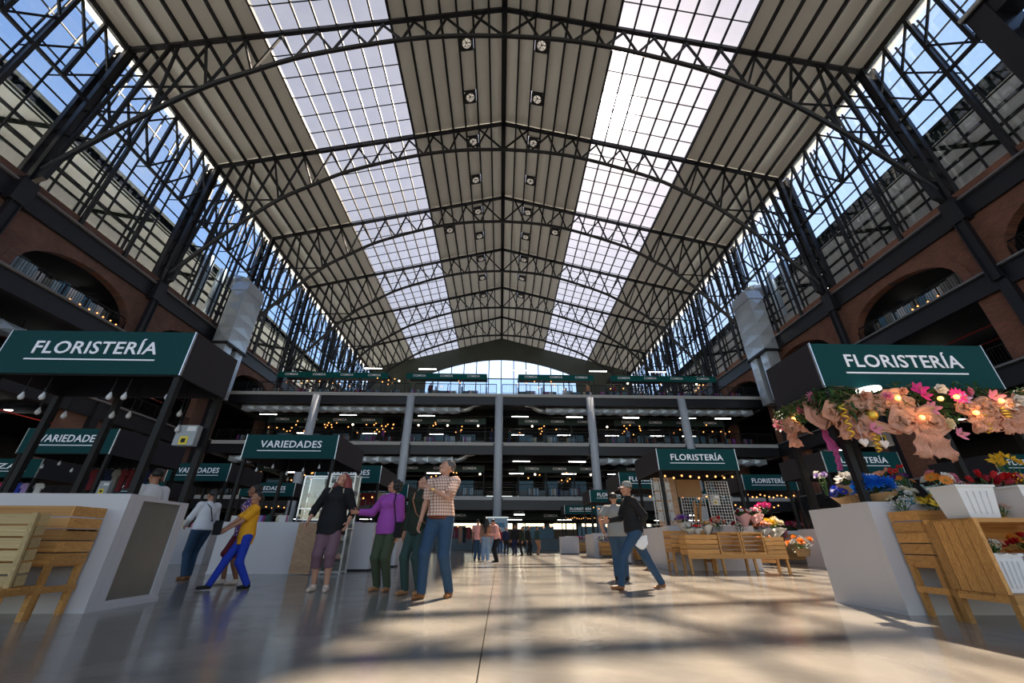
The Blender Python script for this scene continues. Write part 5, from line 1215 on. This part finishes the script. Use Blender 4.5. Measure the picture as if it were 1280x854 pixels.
mat('bucket_white',(.74,.74,.75),.35); mat('pot_teal',(.03,.28,.42),.5); mat('wicker',(.30,.18,.08),.8,var=.3,vs=50,bump=.7,bs=80)
def petal(mb,a,r0,r1,w,z0,z1,cup=.3,n=3,mi=0,tip=.35):
    # a strip of petal from radius r0,z0 to r1,z1 in direction a
    ca,sa=math.cos(a),math.sin(a)
    def fn(u,v):
        t=u; wd=w*math.sin(PI*(.18+.82*t*.86))*(1 if t<.9 else tip+.4); y=(v-.5)*wd
        r=r0+(r1-r0)*t; z=z0+(z1-z0)*t**1.3+cup*abs(v-.5)*wd
        return (r*ca-y*sa,r*sa+y*ca,z)
    mb.grid(fn,n,2,mi)
def bloom_rose():
    mb=MB(); 
    for ring,(n,r,w,z0,z1) in enumerate([(3,.18,.5,.0,.62),(4,.38,.6,-.05,.55),(5,.62,.75,-.1,.42),(6,.95,.85,-.15,.22)]):
        for k in range(n): petal(mb,2*PI*k/n+ring*.6,.06+.05*ring,r,w,z0-.1,z1,.5)
    mb.lathe([(.02,-.15),(.14,0),(.15,.35),(.05,.58),(.001,.6)],7); return mb
def bloom_daisy(n=13,up=.12):
    mb=MB()
    for k in range(n): petal(mb,2*PI*k/n,.15,1,.36,0,up+.05*(k%2),.15)
    mb.lathe([(.26,-.02),(.26,.06),(.15,.14),(.001,.16)],9,mi=1); return mb
def bloom_lily():
    mb=MB()
    for k in range(6): petal(mb,PI*k/3,.05,1.0,.62,-.2,.35-.2*(k%2),-.3,4)
    for k in range(4): mb.bar((0,0,-.1),(.25*math.cos(k*1.6),.25*math.sin(k*1.6),.5),.04,mi=1)
    return mb
def bloom_tulip():
    mb=MB()
    for k in range(6): petal(mb,PI*k/3,.12,.38,.62,-.3,1.0,.3,4,tip=.1)
    return mb
def bloom_mum():
    mb=MB()
    for ring in range(4):
        n=12-2*ring
        for k in range(n): petal(mb,2*PI*k/n+ring*.3,.05,1-.22*ring,.3,.05*ring,.15+.22*ring,.2,2)
    return mb
def bloom_spray():
    mb=MB(); random.seed(3)
    for k in range(26):
        a=uni(0,2*PI); r=uni(.1,1); z=uni(-.2,.6); mb.sphere((r*math.cos(a),r*math.sin(a),z),uni(.07,.12),6,4)
    return mb
def leaf_mb(mb,p,d,L_,w,mi=0,droop=.2):
    p=Vector(p); d=Vector(d).normalized(); s_=d.cross(Vector((0,0,1))); s_=s_.normalized() if s_.length>.1 else Vector((1,0,0))
    vs=[];  
    for t,ww in ((0,.05),(.35,.5),(.7,.38),(1,.02)):
        c=p+d*L_*t-Vector((0,0,droop*L_*t*t)); vs+=[c-s_*w*ww,c+Vector((0,0,-.06*w)),c+s_*w*ww]
    fs=[]
    for i in range(3): fs+=[(3*i,3*i+1,3*i+4,3*i+3),(3*i+1,3*i+2,3*i+5,3*i+4)]
    mb.add(vs,fs,mi)
BL={}
def bmesh_(kind,col):
    k=(kind,col)
    if k not in BL:
        mb={'rose':bloom_rose,'daisy':bloom_daisy,'lily':bloom_lily,'tulip':bloom_tulip,'mum':bloom_mum,'spray':bloom_spray}[kind]()
        BL[k]=mb.mesh('bloom',['petal_'+col,'petal_core'],True)
    return BL[k]
def bloom(parent,kind,col,p,r,d=(0,0,1),name='bloom'):
    q=Vector(d).normalized().to_track_quat('Z','Y').to_euler(); o=link(name,bmesh_(kind,col),parent,p,q); o.scale=(r,)*3; return o
FO={}
def foliage(seed,n=60,r=1.,lw=.16,ll=.42,mm='leaf_green',up=.5):
    k=(seed,n,r,mm,up)
    if k not in FO:
        random.seed(seed); mb=MB()
        for i in range(n):
            a=uni(0,2*PI); e=uni(-.3,1.2); d=Vector((math.cos(a)*math.cos(e),math.sin(a)*math.cos(e),math.sin(e)+up*.3)); p=d*uni(.1,.75)*r; leaf_mb(mb,p,d+Vector((uni(-.4,.4),uni(-.4,.4),uni(-.3,.3))),uni(.6,1.2)*ll,lw)
        FO[k]=mb.mesh('leaves',mm)
    return FO[k]
def cone_wrap(r0,r1,h,ruf,mm,n=28,name='wrap'):
    mb=MB(); mb.grid(lambda u,v:((r0+(r1-r0)*v)*(1+ruf*v*math.sin(u*2*PI*5))*math.cos(u*2*PI),(r0+(r1-r0)*v)*(1+ruf*v*math.sin(u*2*PI*5))*math.sin(u*2*PI),h*v*(1+.12*math.sin(u*2*PI*3))),n,4); return mb.mesh(name,mm,True)
def bouquet(label,loc,R_,blooms,wrap=None,wh=.25,tilt=(0,0),leaf='leaf_green',n=None,pot=None,seed=1,group=None,nl=40,bs=.28,cat='flowers',dome=.55):
    """blooms: list of (kind,colour); R_ spread radius"""
    t=thing('flower_bouquet',label,cat,loc,0,group); t.rotation_euler=(tilt[0],tilt[1],0)
    random.seed(seed); base=wh
    if wrap: link('wrap',cone_wrap(R_*.35,R_*1.05,wh,.14,wrap),t)
    if pot: MB().lathe([(R_*.45,0),(R_*.6,wh),(R_*.63,wh),(R_*.63,wh-.02)],14).obj('pot',pot,t,smooth=False)
    lf=link('leaves',foliage(seed%5,nl,1.,mm=leaf),t,(0,0,base*.8)); lf.scale=(R_*1.05,R_*1.05,R_*.9); lf['kind']='stuff'
    st=MB(); n=n or 9
    for i in range(n):
        kd,cl_=blooms[i%len(blooms)]; a=i*2.399; rr=R_*.9*math.sqrt((i+.5)/n); z=base+R_*dome*(1-(rr/R_)**2)+R_*.25+uni(-.02,.03)
        p=(rr*math.cos(a),rr*math.sin(a),z); d=Vector((rr*math.cos(a),rr*math.sin(a),R_*.7)); bloom(t,kd,cl_,p,R_*bs*(1.2 if kd in('lily','mum') else .5 if kd=='tulip' and 0 else 1)*uni(.85,1.15),d)
        st.bar((p[0]*.25,p[1]*.25,base*.4),p,.006)
    st.obj('stems','stem_green',t); return t
def bucket(label,x,y,z,h=.34,w=.36,d=.30,rz=0):
    t=thing('flower_bucket',label,'bucket',(x,y,z),rz)
    def ring(s_,zz): return [(-w/2*s_,-d/2*s_,zz),(w/2*s_,-d/2*s_,zz),(w/2*s_,d/2*s_,zz),(-w/2*s_,d/2*s_,zz)]
    mb=MB(); R_=[ring(.78,0),ring(.97,h*.93),ring(1.04,h*.93),ring(1.04,h),ring(.95,h),ring(.75,.02)]
    vs=[p for r in R_ for p in r]; fs=[(3,2,1,0),(20,21,22,23)]
    for i in range(5):
        for k in range(4): fs.append((4*i+k,4*i+(k+1)%4,4*i+4+(k+1)%4,4*i+4+k))
    mb.add(vs,fs); mb.obj('body','bucket_white',t)
    for k in range(4):
        x_=(-.27+.18*k)*w; MB().bar((x_*.82,-d/2*.80-.006,h*.12),(x_*.98,-d/2*.95-.006,h*.80),.014,.012).obj('rib','bucket_white',t)
    return t
# ---- end counter of the right edge kiosk ----
CT=1.15
bouquet('big bright blue artificial flowers on the right kiosk counter corner',(4.72,5.22,CT),.19,[('mum','blue'),('mum','blue'),('lily','blue')],wrap='paper_kraft',wh=.10,seed=2,n=15,bs=.50,leaf='leaf_green')
bouquet('deep royal blue flowers beside the bright blue ones on the counter',(4.62,5.62,CT),.13,[('mum','royal'),('daisy','royal')],wrap='paper_kraft',wh=.10,seed=3,n=8,bs=.42)
bouquet('white lilies with a pink ribbon above the blue flowers',(4.72,5.55,CT+.02),.15,[('lily','white'),('rose','white')],wrap='paper_kraft',wh=.24,seed=4,n=8,bs=.42)
bouquet('pale lilac flowers on tall stems at the counter corner',(4.60,5.86,CT),.09,[('mum','lilac'),('mum','white')],wh=.36,seed=5,n=5,nl=16,bs=.5,leaf='leaf_pale')
bouquet('tall pale pink rosebuds behind the front post',(5.02,5.36,CT),.10,[('tulip','peach'),('rose','peach')],wh=.32,seed=6,n=4,nl=16,bs=.4,leaf='leaf_pale')
bouquet('tall red blooms on green stems over the counter',(5.34,5.45,CT),.12,[('tulip','red'),('rose','red')],wh=.36,seed=7,n=5,nl=20,bs=.36)
bouquet('cream roses in a low teal pot on the counter',(5.02,5.14,CT-.03),.14,[('rose','cream'),('rose','white')],pot='pot_teal',wh=.08,seed=8,n=9,bs=.36)
bouquet('small white filler flowers hanging over the stand edge',(4.78,5.0,1.02),.15,[('spray','white'),('spray','cream')],wh=.03,seed=9,n=7,bs=.4,leaf='leaf_pale')
bouquet('yellow mixed flowers on the right stand beside the bucket',(5.12,4.96,1.03),.15,[('mum','yellow'),('lily','yellow'),('rose','cream')],wh=.03,seed=10,n=8,bs=.38)
bouquet('mixed bouquet with orange and pink gerberas in pale blue paper',(5.34,5.0,1.08),.17,[('daisy','orange'),('rose','pink'),('rose','white'),('daisy','orange')],wrap='paper_blue',wh=.24,seed=11,n=8,bs=.40,tilt=(.25,-.1))
bouquet('red glittered wrap with long red and green spikes',(5.82,4.96,1.08),.19,[('tulip','red'),('tulip','crimson')],wrap='paper_red',wh=.22,seed=12,n=8,bs=.36,tilt=(.2,.25))
bouquet('big red rose bouquet with white blooms above the second bucket',(6.22,4.9,1.05),.2,[('rose','red'),('rose','white'),('rose','pink'),('spray','yellow')],wrap='cello',wh=.22,seed=13,n=9,bs=.40)
bouquet('yellow irises on long stems at the right frame edge',(6.45,5.1,1.12),.16,[('lily','yellow')],wh=.45,seed=14,n=6,nl=20,bs=.38)
bouquet('dark purple and orange small flowers behind the mixed bouquet',(5.2,5.3,CT),.13,[('rose','purple'),('daisy','orange')],wh=.22,seed=15,n=6,bs=.32)
bouquet('pink and white flowers among leaves behind the red glittered wrap',(5.9,5.35,CT),.16,[('rose','pink'),('spray','white')],wh=.16,seed=16,n=8,bs=.32)
bouquet('brown dried flowers between the two upper buckets',(5.30,4.45,.93),.10,[('spray','peach'),('spray','white')],wh=.06,seed=17,n=6,bs=.4,leaf='leaf_pale')
bucket('white ribbed bucket on top of the tall plank crate',4.86,4.34,.930,.31,.40,.30)
bucket('second white ribbed bucket on top of the stand, at the frame edge',5.52,4.34,.930,.31,.40,.30)
bucket('white bucket on the right bench under the rose bouquet',4.88,4.36,.285,.33,.30,.28)
bucket('white bucket on the right bench under the orange wraps',5.22,4.36,.285,.33,.30,.28)
bouquet('white and pink rose bouquet in the lower left bucket',(4.88,4.34,.56),.14,[('rose','white'),('rose','peach'),('rose','white'),('spray','cream')],wrap='paper_kraft',wh=.05,seed=18,n=10,bs=.30)
bouquet('orange-wrapped bouquet with red roses in the lower right bucket',(5.24,4.34,.56),.15,[('rose','red'),('rose','orange')],wrap='paper_orange',wh=.08,seed=19,n=8,bs=.34)
t=thing('price_card','small white handwritten card on a stick among the counter flowers','card',(4.80,5.3,CT)); MB().box(-.003,.003,-.003,.003,0,.26).obj('stick','wicker',t); MB().box(-.07,.07,-.004,0,.24,.36).obj('card','label_white',t); MB().tube([(-.04,-.006,.30),(-.02,-.006,.31),(0,-.006,.295),(.03,-.006,.305)],.003,4).obj('handwriting','black_post',t)
# ---- garland under the right canopy ----
g=thing('flower_garland','garland of leaves, flowers and peach mesh bows under the right FLORISTERÍA canopy','garland',(4.45,5.0,2.62))
random.seed(21); mb=MB()
def gp():
    if rnd()<.22: return Vector((uni(-.10,.02),uni(.05,1.15),-uni(.02,.34)))
    x=uni(-.1,2.75); z_=uni(.02,.42)**1.0+.05*math.sin(x*6)
    if .40<x<.78 and z_<.16: z_+=.14
    return Vector((x,uni(-.12,.04),-z_))
for i in range(2800):
    p=gp(); d=Vector((uni(-1,1),uni(-1,.5),uni(-1,.7))); leaf_mb(mb,p,d,uni(.05,.10),uni(.02,.035))
mb.obj('foliage','leaf_green',g,kind='stuff')
mb=MB()
for i in range(260):
    p=gp(); d=Vector((uni(-1,1),uni(-1,.2),uni(-.6,.8))).normalized(); d.z-=.35; mb.bar(p,p+d*uni(.06,.15),.005)
mb.obj('twigs','wicker',g,kind='stuff')
def G(x,y,z): return (x-4.45,y-5.0,z-2.62)
for x,y,z,r,kd,cl_ in [(4.42,5.33,2.55,.09,'mum','pink'),(5.50,4.92,2.52,.09,'lily','hotpink'),(5.52,4.9,2.43,.08,'lily','hotpink'),(5.53,4.9,2.25,.085,'lily','pink'),(5.95,4.9,2.42,.10,'daisy','hotpink'),(6.0,4.88,2.38,.07,'lily','lilac'),(6.46,4.9,2.42,.09,'lily','pink'),(6.75,4.9,2.36,.08,'rose','white'),(5.74,4.9,1.92,.08,'lily','pink'),(4.38,6.1,2.36,.09,'lily','pink'),(4.75,4.95,2.42,.07,'rose','peach'),(5.8,4.93,2.52,.07,'rose','white'),(6.6,4.9,2.3,.07,'lily','white'),(4.66,4.9,1.98,.08,'lily','pink'),(5.25,4.9,2.48,.05,'rose','peach'),(4.4,5.6,2.45,.07,'mum','pink'),(5.0,4.9,2.4,.07,'mum','pink'),(6.9,4.9,2.45,.08,'spray','peach'),(6.2,4.95,2.5,.06,'rose','pink'),(5.65,4.9,2.05,.07,'rose','cream')]:
    bloom(g,kd,cl_,G(x,y-.09 if y<5.2 else y,z),r*1.12,(uni(-.3,.3),-1,uni(-.2,.3)))
def ribbon(pts,ws,mm='ribbon_peach',ruf=.022,name='ribbon',parent=g,nu=24,seed=0):
    P_=[Vector(G(*p)) for p in pts]; n=len(P_)-1
    def fn(u,v):
        t=u*n; i=min(int(t),n-1); f=t-i; c=P_[i].lerp(P_[i+1],f); w=ws[i]+(ws[min(i+1,n)]-ws[i])*f
        d=(P_[i+1]-P_[i]).normalized(); s_=d.cross(Vector((0,1,0))); s_=s_.normalized() if s_.length>.1 else Vector((1,0,0))
        return c+s_*w*(v-.5)+Vector((0,-ruf*.8*math.sin(v*21+u*5+seed)-ruf*math.cos(u*17+seed),ruf*.6*math.sin(u*19+v*9)))
    mb=MB().grid(lambda u,v:tuple(fn(u,v)),nu,14); o=mb.obj(name,mm,parent,smooth=True); m=o.modifiers.new('t','SOLIDIFY'); m.thickness=.004; return o
def bow(x,y,z,s_,mm='ribbon_peach',parent=g):
    for q in (-1,1):
        ribbon([(x,y,z),(x+q*.09*s_,y-.05,z+.06*s_),(x+q*.20*s_,y-.03,z+.02*s_),(x+q*.17*s_,y-.01,z-.07*s_),(x,y,z)],[.04*s_,.16*s_,.20*s_,.15*s_,.04*s_],mm,name='bow_loop',parent=parent,seed=q)
        ribbon([(x,y,z),(x+q*.05*s_,y-.03,z-.15*s_),(x+q*.09*s_,y-.02,z-.32*s_)],[.05*s_,.12*s_,.17*s_],mm,name='bow_tail',parent=parent,seed=q*2)
    MB().sphere(G(x,y-.04,z),.035*s_,8,6).obj('bow_knot',mm,parent,smooth=True)
ribbon([(4.42,6.15,2.42),(4.36,5.95,2.28),(4.40,5.75,2.30),(4.34,5.6,2.15)],[.22,.26,.2,.3]); ribbon([(4.4,5.95,2.3),(4.42,5.90,1.98)],[.14,.20],name='ribbon_tail')
ribbon([(4.42,5.4,2.5),(4.36,5.28,2.3),(4.45,5.1,2.08),(4.35,5.0,2.05)],[.16,.34,.36,.24],seed=2)
ribbon([(4.40,5.3,2.2),(4.40,5.28,2.0),(4.43,5.25,1.80)],[.05,.10,.16],'ribbon_magenta',name='ribbon_tail',ruf=.01)
ribbon([(4.43,5.25,1.80),(4.45,5.3,1.55)],[.08,.07],'ribbon_magenta',name='ribbon_tail',ruf=.01)
ribbon([(4.55,4.92,2.3),(4.75,4.86,2.36),(4.98,4.9,2.26)],[.18,.25,.2],seed=3); ribbon([(4.95,4.9,2.36),(5.15,4.84,2.38),(5.42,4.9,2.28)],[.2,.32,.22],seed=4)
ribbon([(4.62,4.9,2.16),(4.72,4.86,2.03),(4.95,4.88,1.98),(5.15,4.88,2.04),(5.3,4.9,2.1)],[.14,.16,.12,.12,.18],seed=5)
ribbon([(4.52,4.9,2.05),(4.6,4.86,1.92),(4.7,4.9,1.95)],[.12,.16,.1],seed=6)
bow(5.30,4.86,2.10,1.45); bow(4.5,5.0,2.24,1.1)
ribbon([(5.95,4.88,2.35),(6.12,4.84,2.22),(6.22,4.86,2.05)],[.12,.34,.46],seed=7); ribbon([(6.45,4.88,2.3),(6.5,4.84,2.16),(6.52,4.86,2.04)],[.16,.36,.48],seed=8)
ribbon([(6.68,4.88,2.42),(6.78,4.86,2.25),(6.92,4.88,2.02)],[.10,.16,.14],seed=9); bow(6.9,4.88,2.35,.9); bow(6.15,4.86,2.28,1.0); bow(6.5,4.86,2.26,1.0)
ribbon([(5.42,4.9,1.98),(5.5,4.88,1.8),(5.62,4.9,1.62)],[.16,.26,.14],seed=10)
MB().sphere(G(4.74,4.86,2.16),.065,14,10).obj('gold_bauble','gold_glitter',g,smooth=True)
def spiral(x,y,z,h,r): return MB().tube([(r*math.cos(i*.9)*(1-.5*i/30),r*.6*math.sin(i*.9),-h*i/30) for i in range(31)],[.014]*31,5).obj('gold_spiral','gold_glitter',g,loc=G(x,y,z),smooth=True)
spiral(4.42,4.90,2.32,.42,.045); spiral(4.67,4.88,1.95,.24,.04); spiral(6.2,4.86,2.22,.26,.05); spiral(6.5,4.84,2.28,.15,.06)
mat('heart_wood',(.75,.62,.56),.6)
for x,z in ((4.50,1.82),(4.75,1.80),(6.12,2.12),(5.42,2.12)):
    mb=MB(); n=20; pts=[]
    for k in range(n):
        a=2*PI*k/n; pts.append((.0035*16*math.sin(a)**3,.0035*(13*math.cos(a)-5*math.cos(2*a)-2*math.cos(3*a)-math.cos(4*a))))
    mb.prism(pts,-.012,.012,'y'); mb.obj('heart_ornament','heart_wood',g,loc=G(x,4.86,z)); MB().box(-.002,.002,-.002,.002,.04,.2).obj('string','cloth_white',g,loc=G(x,4.86,z))
for gi,(x,y,z) in enumerate([(4.42,5.80,2.38),(5.70,4.86,2.38),(5.90,4.84,2.40),(6.50,4.86,2.36),(5.31,4.84,2.12),(6.05,4.84,2.19),(5.13,4.86,2.38)]):
    y=y-.05 if y<5.2 else y; o=cord_bulb(x,y,0,z,'glowing bulbs in the garland','glowing amber bulb in the right garland, '+['at its left end','beside the gold bow','inside the pink daisy','at the right bow fan','on the big middle bow','left of the right fan','above the peach swag'][gi],'warm_bulb',True); o.scale=(1.0,)*3
    pl=bpy.data.lights.new('bulb_light','POINT'); pl.energy=1.1; pl.color=(1,.52,.18); pl.shadow_soft_size=.04; po=bpy.data.objects.new('bulb_light',pl); C.objects.link(po); po.location=(x,y-.06,z)
MB().lathe([(.14,2.60),(.14,2.57),(.001,2.55)],18,(5.04,5.06,0)).obj('canopy_lamp','canopy_lamp_glow',None); tag(bpy.data.objects['canopy_lamp'],'round bright white lamp under the front edge of the right canopy','lamp'); bpy.data.objects['canopy_lamp'].data.transform(Matrix.Identity(4))

# ---- flowers of the bench kiosk and its neighbours ----
kd=[('rose','red'),('rose','white')]
mid=[('white and cream flower bunch at the left end of the long bench',4.98,11.45,.90,.17,[('spray','white'),('rose','white')],'paper_cream',.12,'leaf_pale'),
('red roses in dark paper on the left crate of the long bench',5.12,11.33,.90,.12,[('rose','crimson'),('rose','red')],'cello',.12,'leaf_green'),
('white paper cone of small flowers on the left crate',5.45,11.45,.90,.13,[('rose','cream'),('daisy','orange')],'paper_cream',.2,'leaf_green'),
('purple-rimmed bunch behind the white flowers in the bench kiosk',5.15,12.2,1.0,.2,[('mum','lilac'),('mum','purple')],'paper_cream',.2,'leaf_green'),
('leafy pot with red spikes behind the bench, left of the pink wraps',6.2,12.35,.9,.26,[('tulip','red'),('rose','peach')],None,.2,'leaf_green'),
('leafy pot with peach blooms behind the long bench',5.85,12.2,.85,.24,[('rose','peach'),('rose','cream')],None,.16,'leaf_green'),
('dark leafy pot with small white buds behind the open crates',6.75,12.25,.85,.24,[('rose','crimson'),('spray','white')],None,.2,'leaf_green'),
('pink and white wrapped bouquet, left of two above the long bench',6.85,12.1,1.1,.19,[('rose','crimson'),('rose','white')],'paper_pink',.3,'leaf_green'),
('pale pink wrapped bouquet, right of two above the long bench',7.25,12.15,1.12,.19,[('rose','white'),('rose','pink')],'paper_pink',.3,'leaf_green'),
('rust-red chrysanthemum bunch left of the yellow one on the long bench',6.95,11.45,.86,.2,[('mum','orange'),('daisy','crimson'),('mum','peach')],'cello',.16,'leaf_green'),
('yellow chrysanthemum bunch at the right end of the long bench',7.30,11.55,.84,.26,[('mum','yellow'),('mum','yellow'),('mum','cream')],'cello',.2,'leaf_pale'),
('hot pink chrysanthemums hanging high right of the bench kiosk',8.2,13.2,1.45,.22,[('mum','hotpink')],None,.16,'leaf_green'),
('orange and white flowers in the planter crate right of the bench kiosk',8.7,14.4,.6,.28,[('mum','orange'),('spray','white')],None,.1,'leaf_green'),
('purple flowers in the shaded planter left of the big white counter',9.6,15.0,.75,.3,[('mum','lilac'),('rose','pink')],None,.1,'leaf_green'),
('dark leafy plants with white umbels near the big white counter',8.9,13.0,.35,.34,[('spray','white'),('mum','orange')],None,.2,'leaf_green')]
for i,(lb,x,y,z,r,b_,wr_,wh_,lf_) in enumerate(mid): bouquet(lb,(x,y,z),r,b_,wrap=wr_,wh=wh_,seed=30+i,n=10,bs=.34,leaf=lf_,pot=None if wr_ or z>.8 else 'wicker')
pal=['red','white','pink','yellow','orange','peach','crimson','cream','hotpink','lilac']
random.seed(5)
def flowerbed(x0,x1,y,z,n,group,lb,r=.2):
    st=random.getstate()
    for i in range(n):
        random.setstate(st); random.seed(i*7+int(x0*10)+int(y)); c1,c2=random.choice(pal),random.choice(pal); dy=uni(-.2,.2); dz=uni(0,.12)
        bouquet(ordn(i,n)+' '+lb,(x0+(x1-x0)*(i+.5)/n,y+dy,z+dz),r,[(random.choice(['rose','mum','daisy']),c1),(random.choice(['rose','lily']),c2)],wh=.12,seed=50+i,n=6,bs=.36,nl=30,group=group)
flowerbed(10.7,12.6,17.2,.6,6,'flowers of the small right kiosk','mixed leafy flower bunch in the planter of the small right kiosk',.24)
flowerbed(10.6,12.8,18.4,1.15,5,'flowers of the small right kiosk','mixed leafy flower bunch on the counter of the small right kiosk',.24)
flowerbed(5.3,7.2,17.5,.62,5,'flowers behind the two men','mixed flower bunch on the kiosk behind the man in the cap',.26)
flowerbed(5.2,7.2,23.6,.62,5,'flowers of the third right kiosk','mixed flower bunch on the third kiosk right of the aisle',.28)
flowerbed(5.4,7.6,34.2,.62,5,'flowers of the farthest right kiosk','mixed flower bunch on the farthest kiosk right of the aisle',.34)
flowerbed(4.4,4.9,16.9,1.18,2,'flowers on the block behind the grey T-shirt','leafy orange and white plant behind the man in the grey T-shirt',.38)
flowerbed(10.9,12.8,12.9,1.18,5,'flowers of the kiosk behind the garland','mixed flower bunch on the kiosk behind the garland',.22)
flowerbed(16.6,18.8,13.0,1.18,5,'flowers at the far right kiosk','mixed flower bunch on the far right kiosk counter',.24)
# seated seller in the small kiosk
person('seller in lilac top sitting in the small kiosk right of the bench kiosk',(9.9,16.2,0),-.4,1.45,dict(top='petal_lilac',bot='denim_dark',shoe='shoe_black',sleeve='short',hem=-.06),dict(look=(.2,-.3,0)),fem=True,g=1.1,res=.02)
# ---- goods of the variedades and bazar kiosks (left) ----
random.seed(11)
def goods(x0,x1,y,z,n,group,lb,cols_,h=(.15,.4),hang=False):
    for i in range(n):
        x=x0+(x1-x0)*(i+.5)/n; hh=uni(*h); c=random.choice(cols_); w=(x1-x0)/n*.42
        if hang:
            t=thing('hanging_garment',ordn(i,n)+' '+lb,'garment',(x,y,z),uni(-.4,.4),group); MB().prism([(-w,0),(-w*1.6,-.12),(-w*1.3,-.2),(-w*.9,-.14),(-w*.8,-hh),(w*.8,-hh),(w*.9,-.14),(w*1.3,-.2),(w*1.6,-.12),(w,0)],-.03,.03,'y').obj('cloth',c,t); MB().tube([(-.05,0,0),(0,0,.05),(.05,0,0)],.006,5).obj('hanger','alu',t)
        else:
            t=thing('toy_bag' if i%3 else 'gift_box',ordn(i,n)+' '+lb,'goods',(x,y+uni(-.1,.1),z),uni(-.4,.4),group)
            if i%3: MB().lathe([(w*.8,0),(w,.3*hh),(w*.75,.75*hh),(w*.3,.95*hh),(.001,hh)],10).obj('body',c,t,smooth=True); MB().tube([(-w*.4,0,hh*.8),(0,0,hh*1.15),(w*.4,0,hh*.8)],.008,5).obj('handle','black_post',t)
            else: MB().box(-w,w,-w,w,0,hh).obj('body',c,t); MB().box(-w-.003,w+.003,-.02,.02,0,hh+.003).obj('ribbon','petal_hotpink',t)
B_=['petal_hotpink','petal_white','petal_lilac','cloth_teal','petal_pink','cloth_navy','petal_cream','leaf_pale','petal_royal']
goods(-12.3,-10.4,11.0,1.15,8,'toys of the variedades kiosk','small colourful toy or bag on the variedades counter behind the left kiosk',B_)
goods(-18.9,-16.8,15.5,1.15,8,'goods of the bazar kiosk','colourful bag on the bazar kiosk counter at the far left',B_,(.25,.6))
goods(-12.3,-10.4,16.3,1.15,8,'goods of the second row variedades kiosk','small item on the counter of the second row variedades kiosk',B_)
goods(-6.9,-5.5,11.5,1.15,7,'goods left of the glass case','small item on the variedades counter left of the glass case',B_,(.1,.25))
goods(-7.0,-4.9,16.5,1.15,8,'goods behind the purple shirt','small item on the counter behind the purple-shirted woman',B_,(.1,.3))
goods(-18.9,-16.8,15.9,2.6,9,'garments of the bazar kiosk','garment hanging under the bazar canopy',B_,(.5,.8),True)
goods(-12.3,-10.4,12.6,2.6,9,'garments of the variedades kiosk','garment hanging at the rear of the variedades kiosk behind the left one',['cloth_navy','cloth_teal','cloth_grey','cloth_black','cloth_maroon'],(.4,.7),True)
goods(-6.9,-4.9,18.5,2.6,9,'garments behind the purple shirt','garment hanging in the kiosk behind the purple-shirted woman',['cloth_tan','cloth_beige','cloth_white','cloth_maroon'],(.4,.8),True)
goods(-6.9,-5.,28.2,2.4,8,'garments of the fifth row kiosk','garment hanging in the fifth row kiosk left of the aisle',['cloth_maroon','cloth_black','cloth_tan'],(.5,1.1),True)
goods(-4.6,-2.2,33.,1.7,8,'garments by the far group','garment on the rack left of the far middle group',['cloth_maroon','cloth_black','cloth_tan','cloth_grey'],(.7,1.2),True)
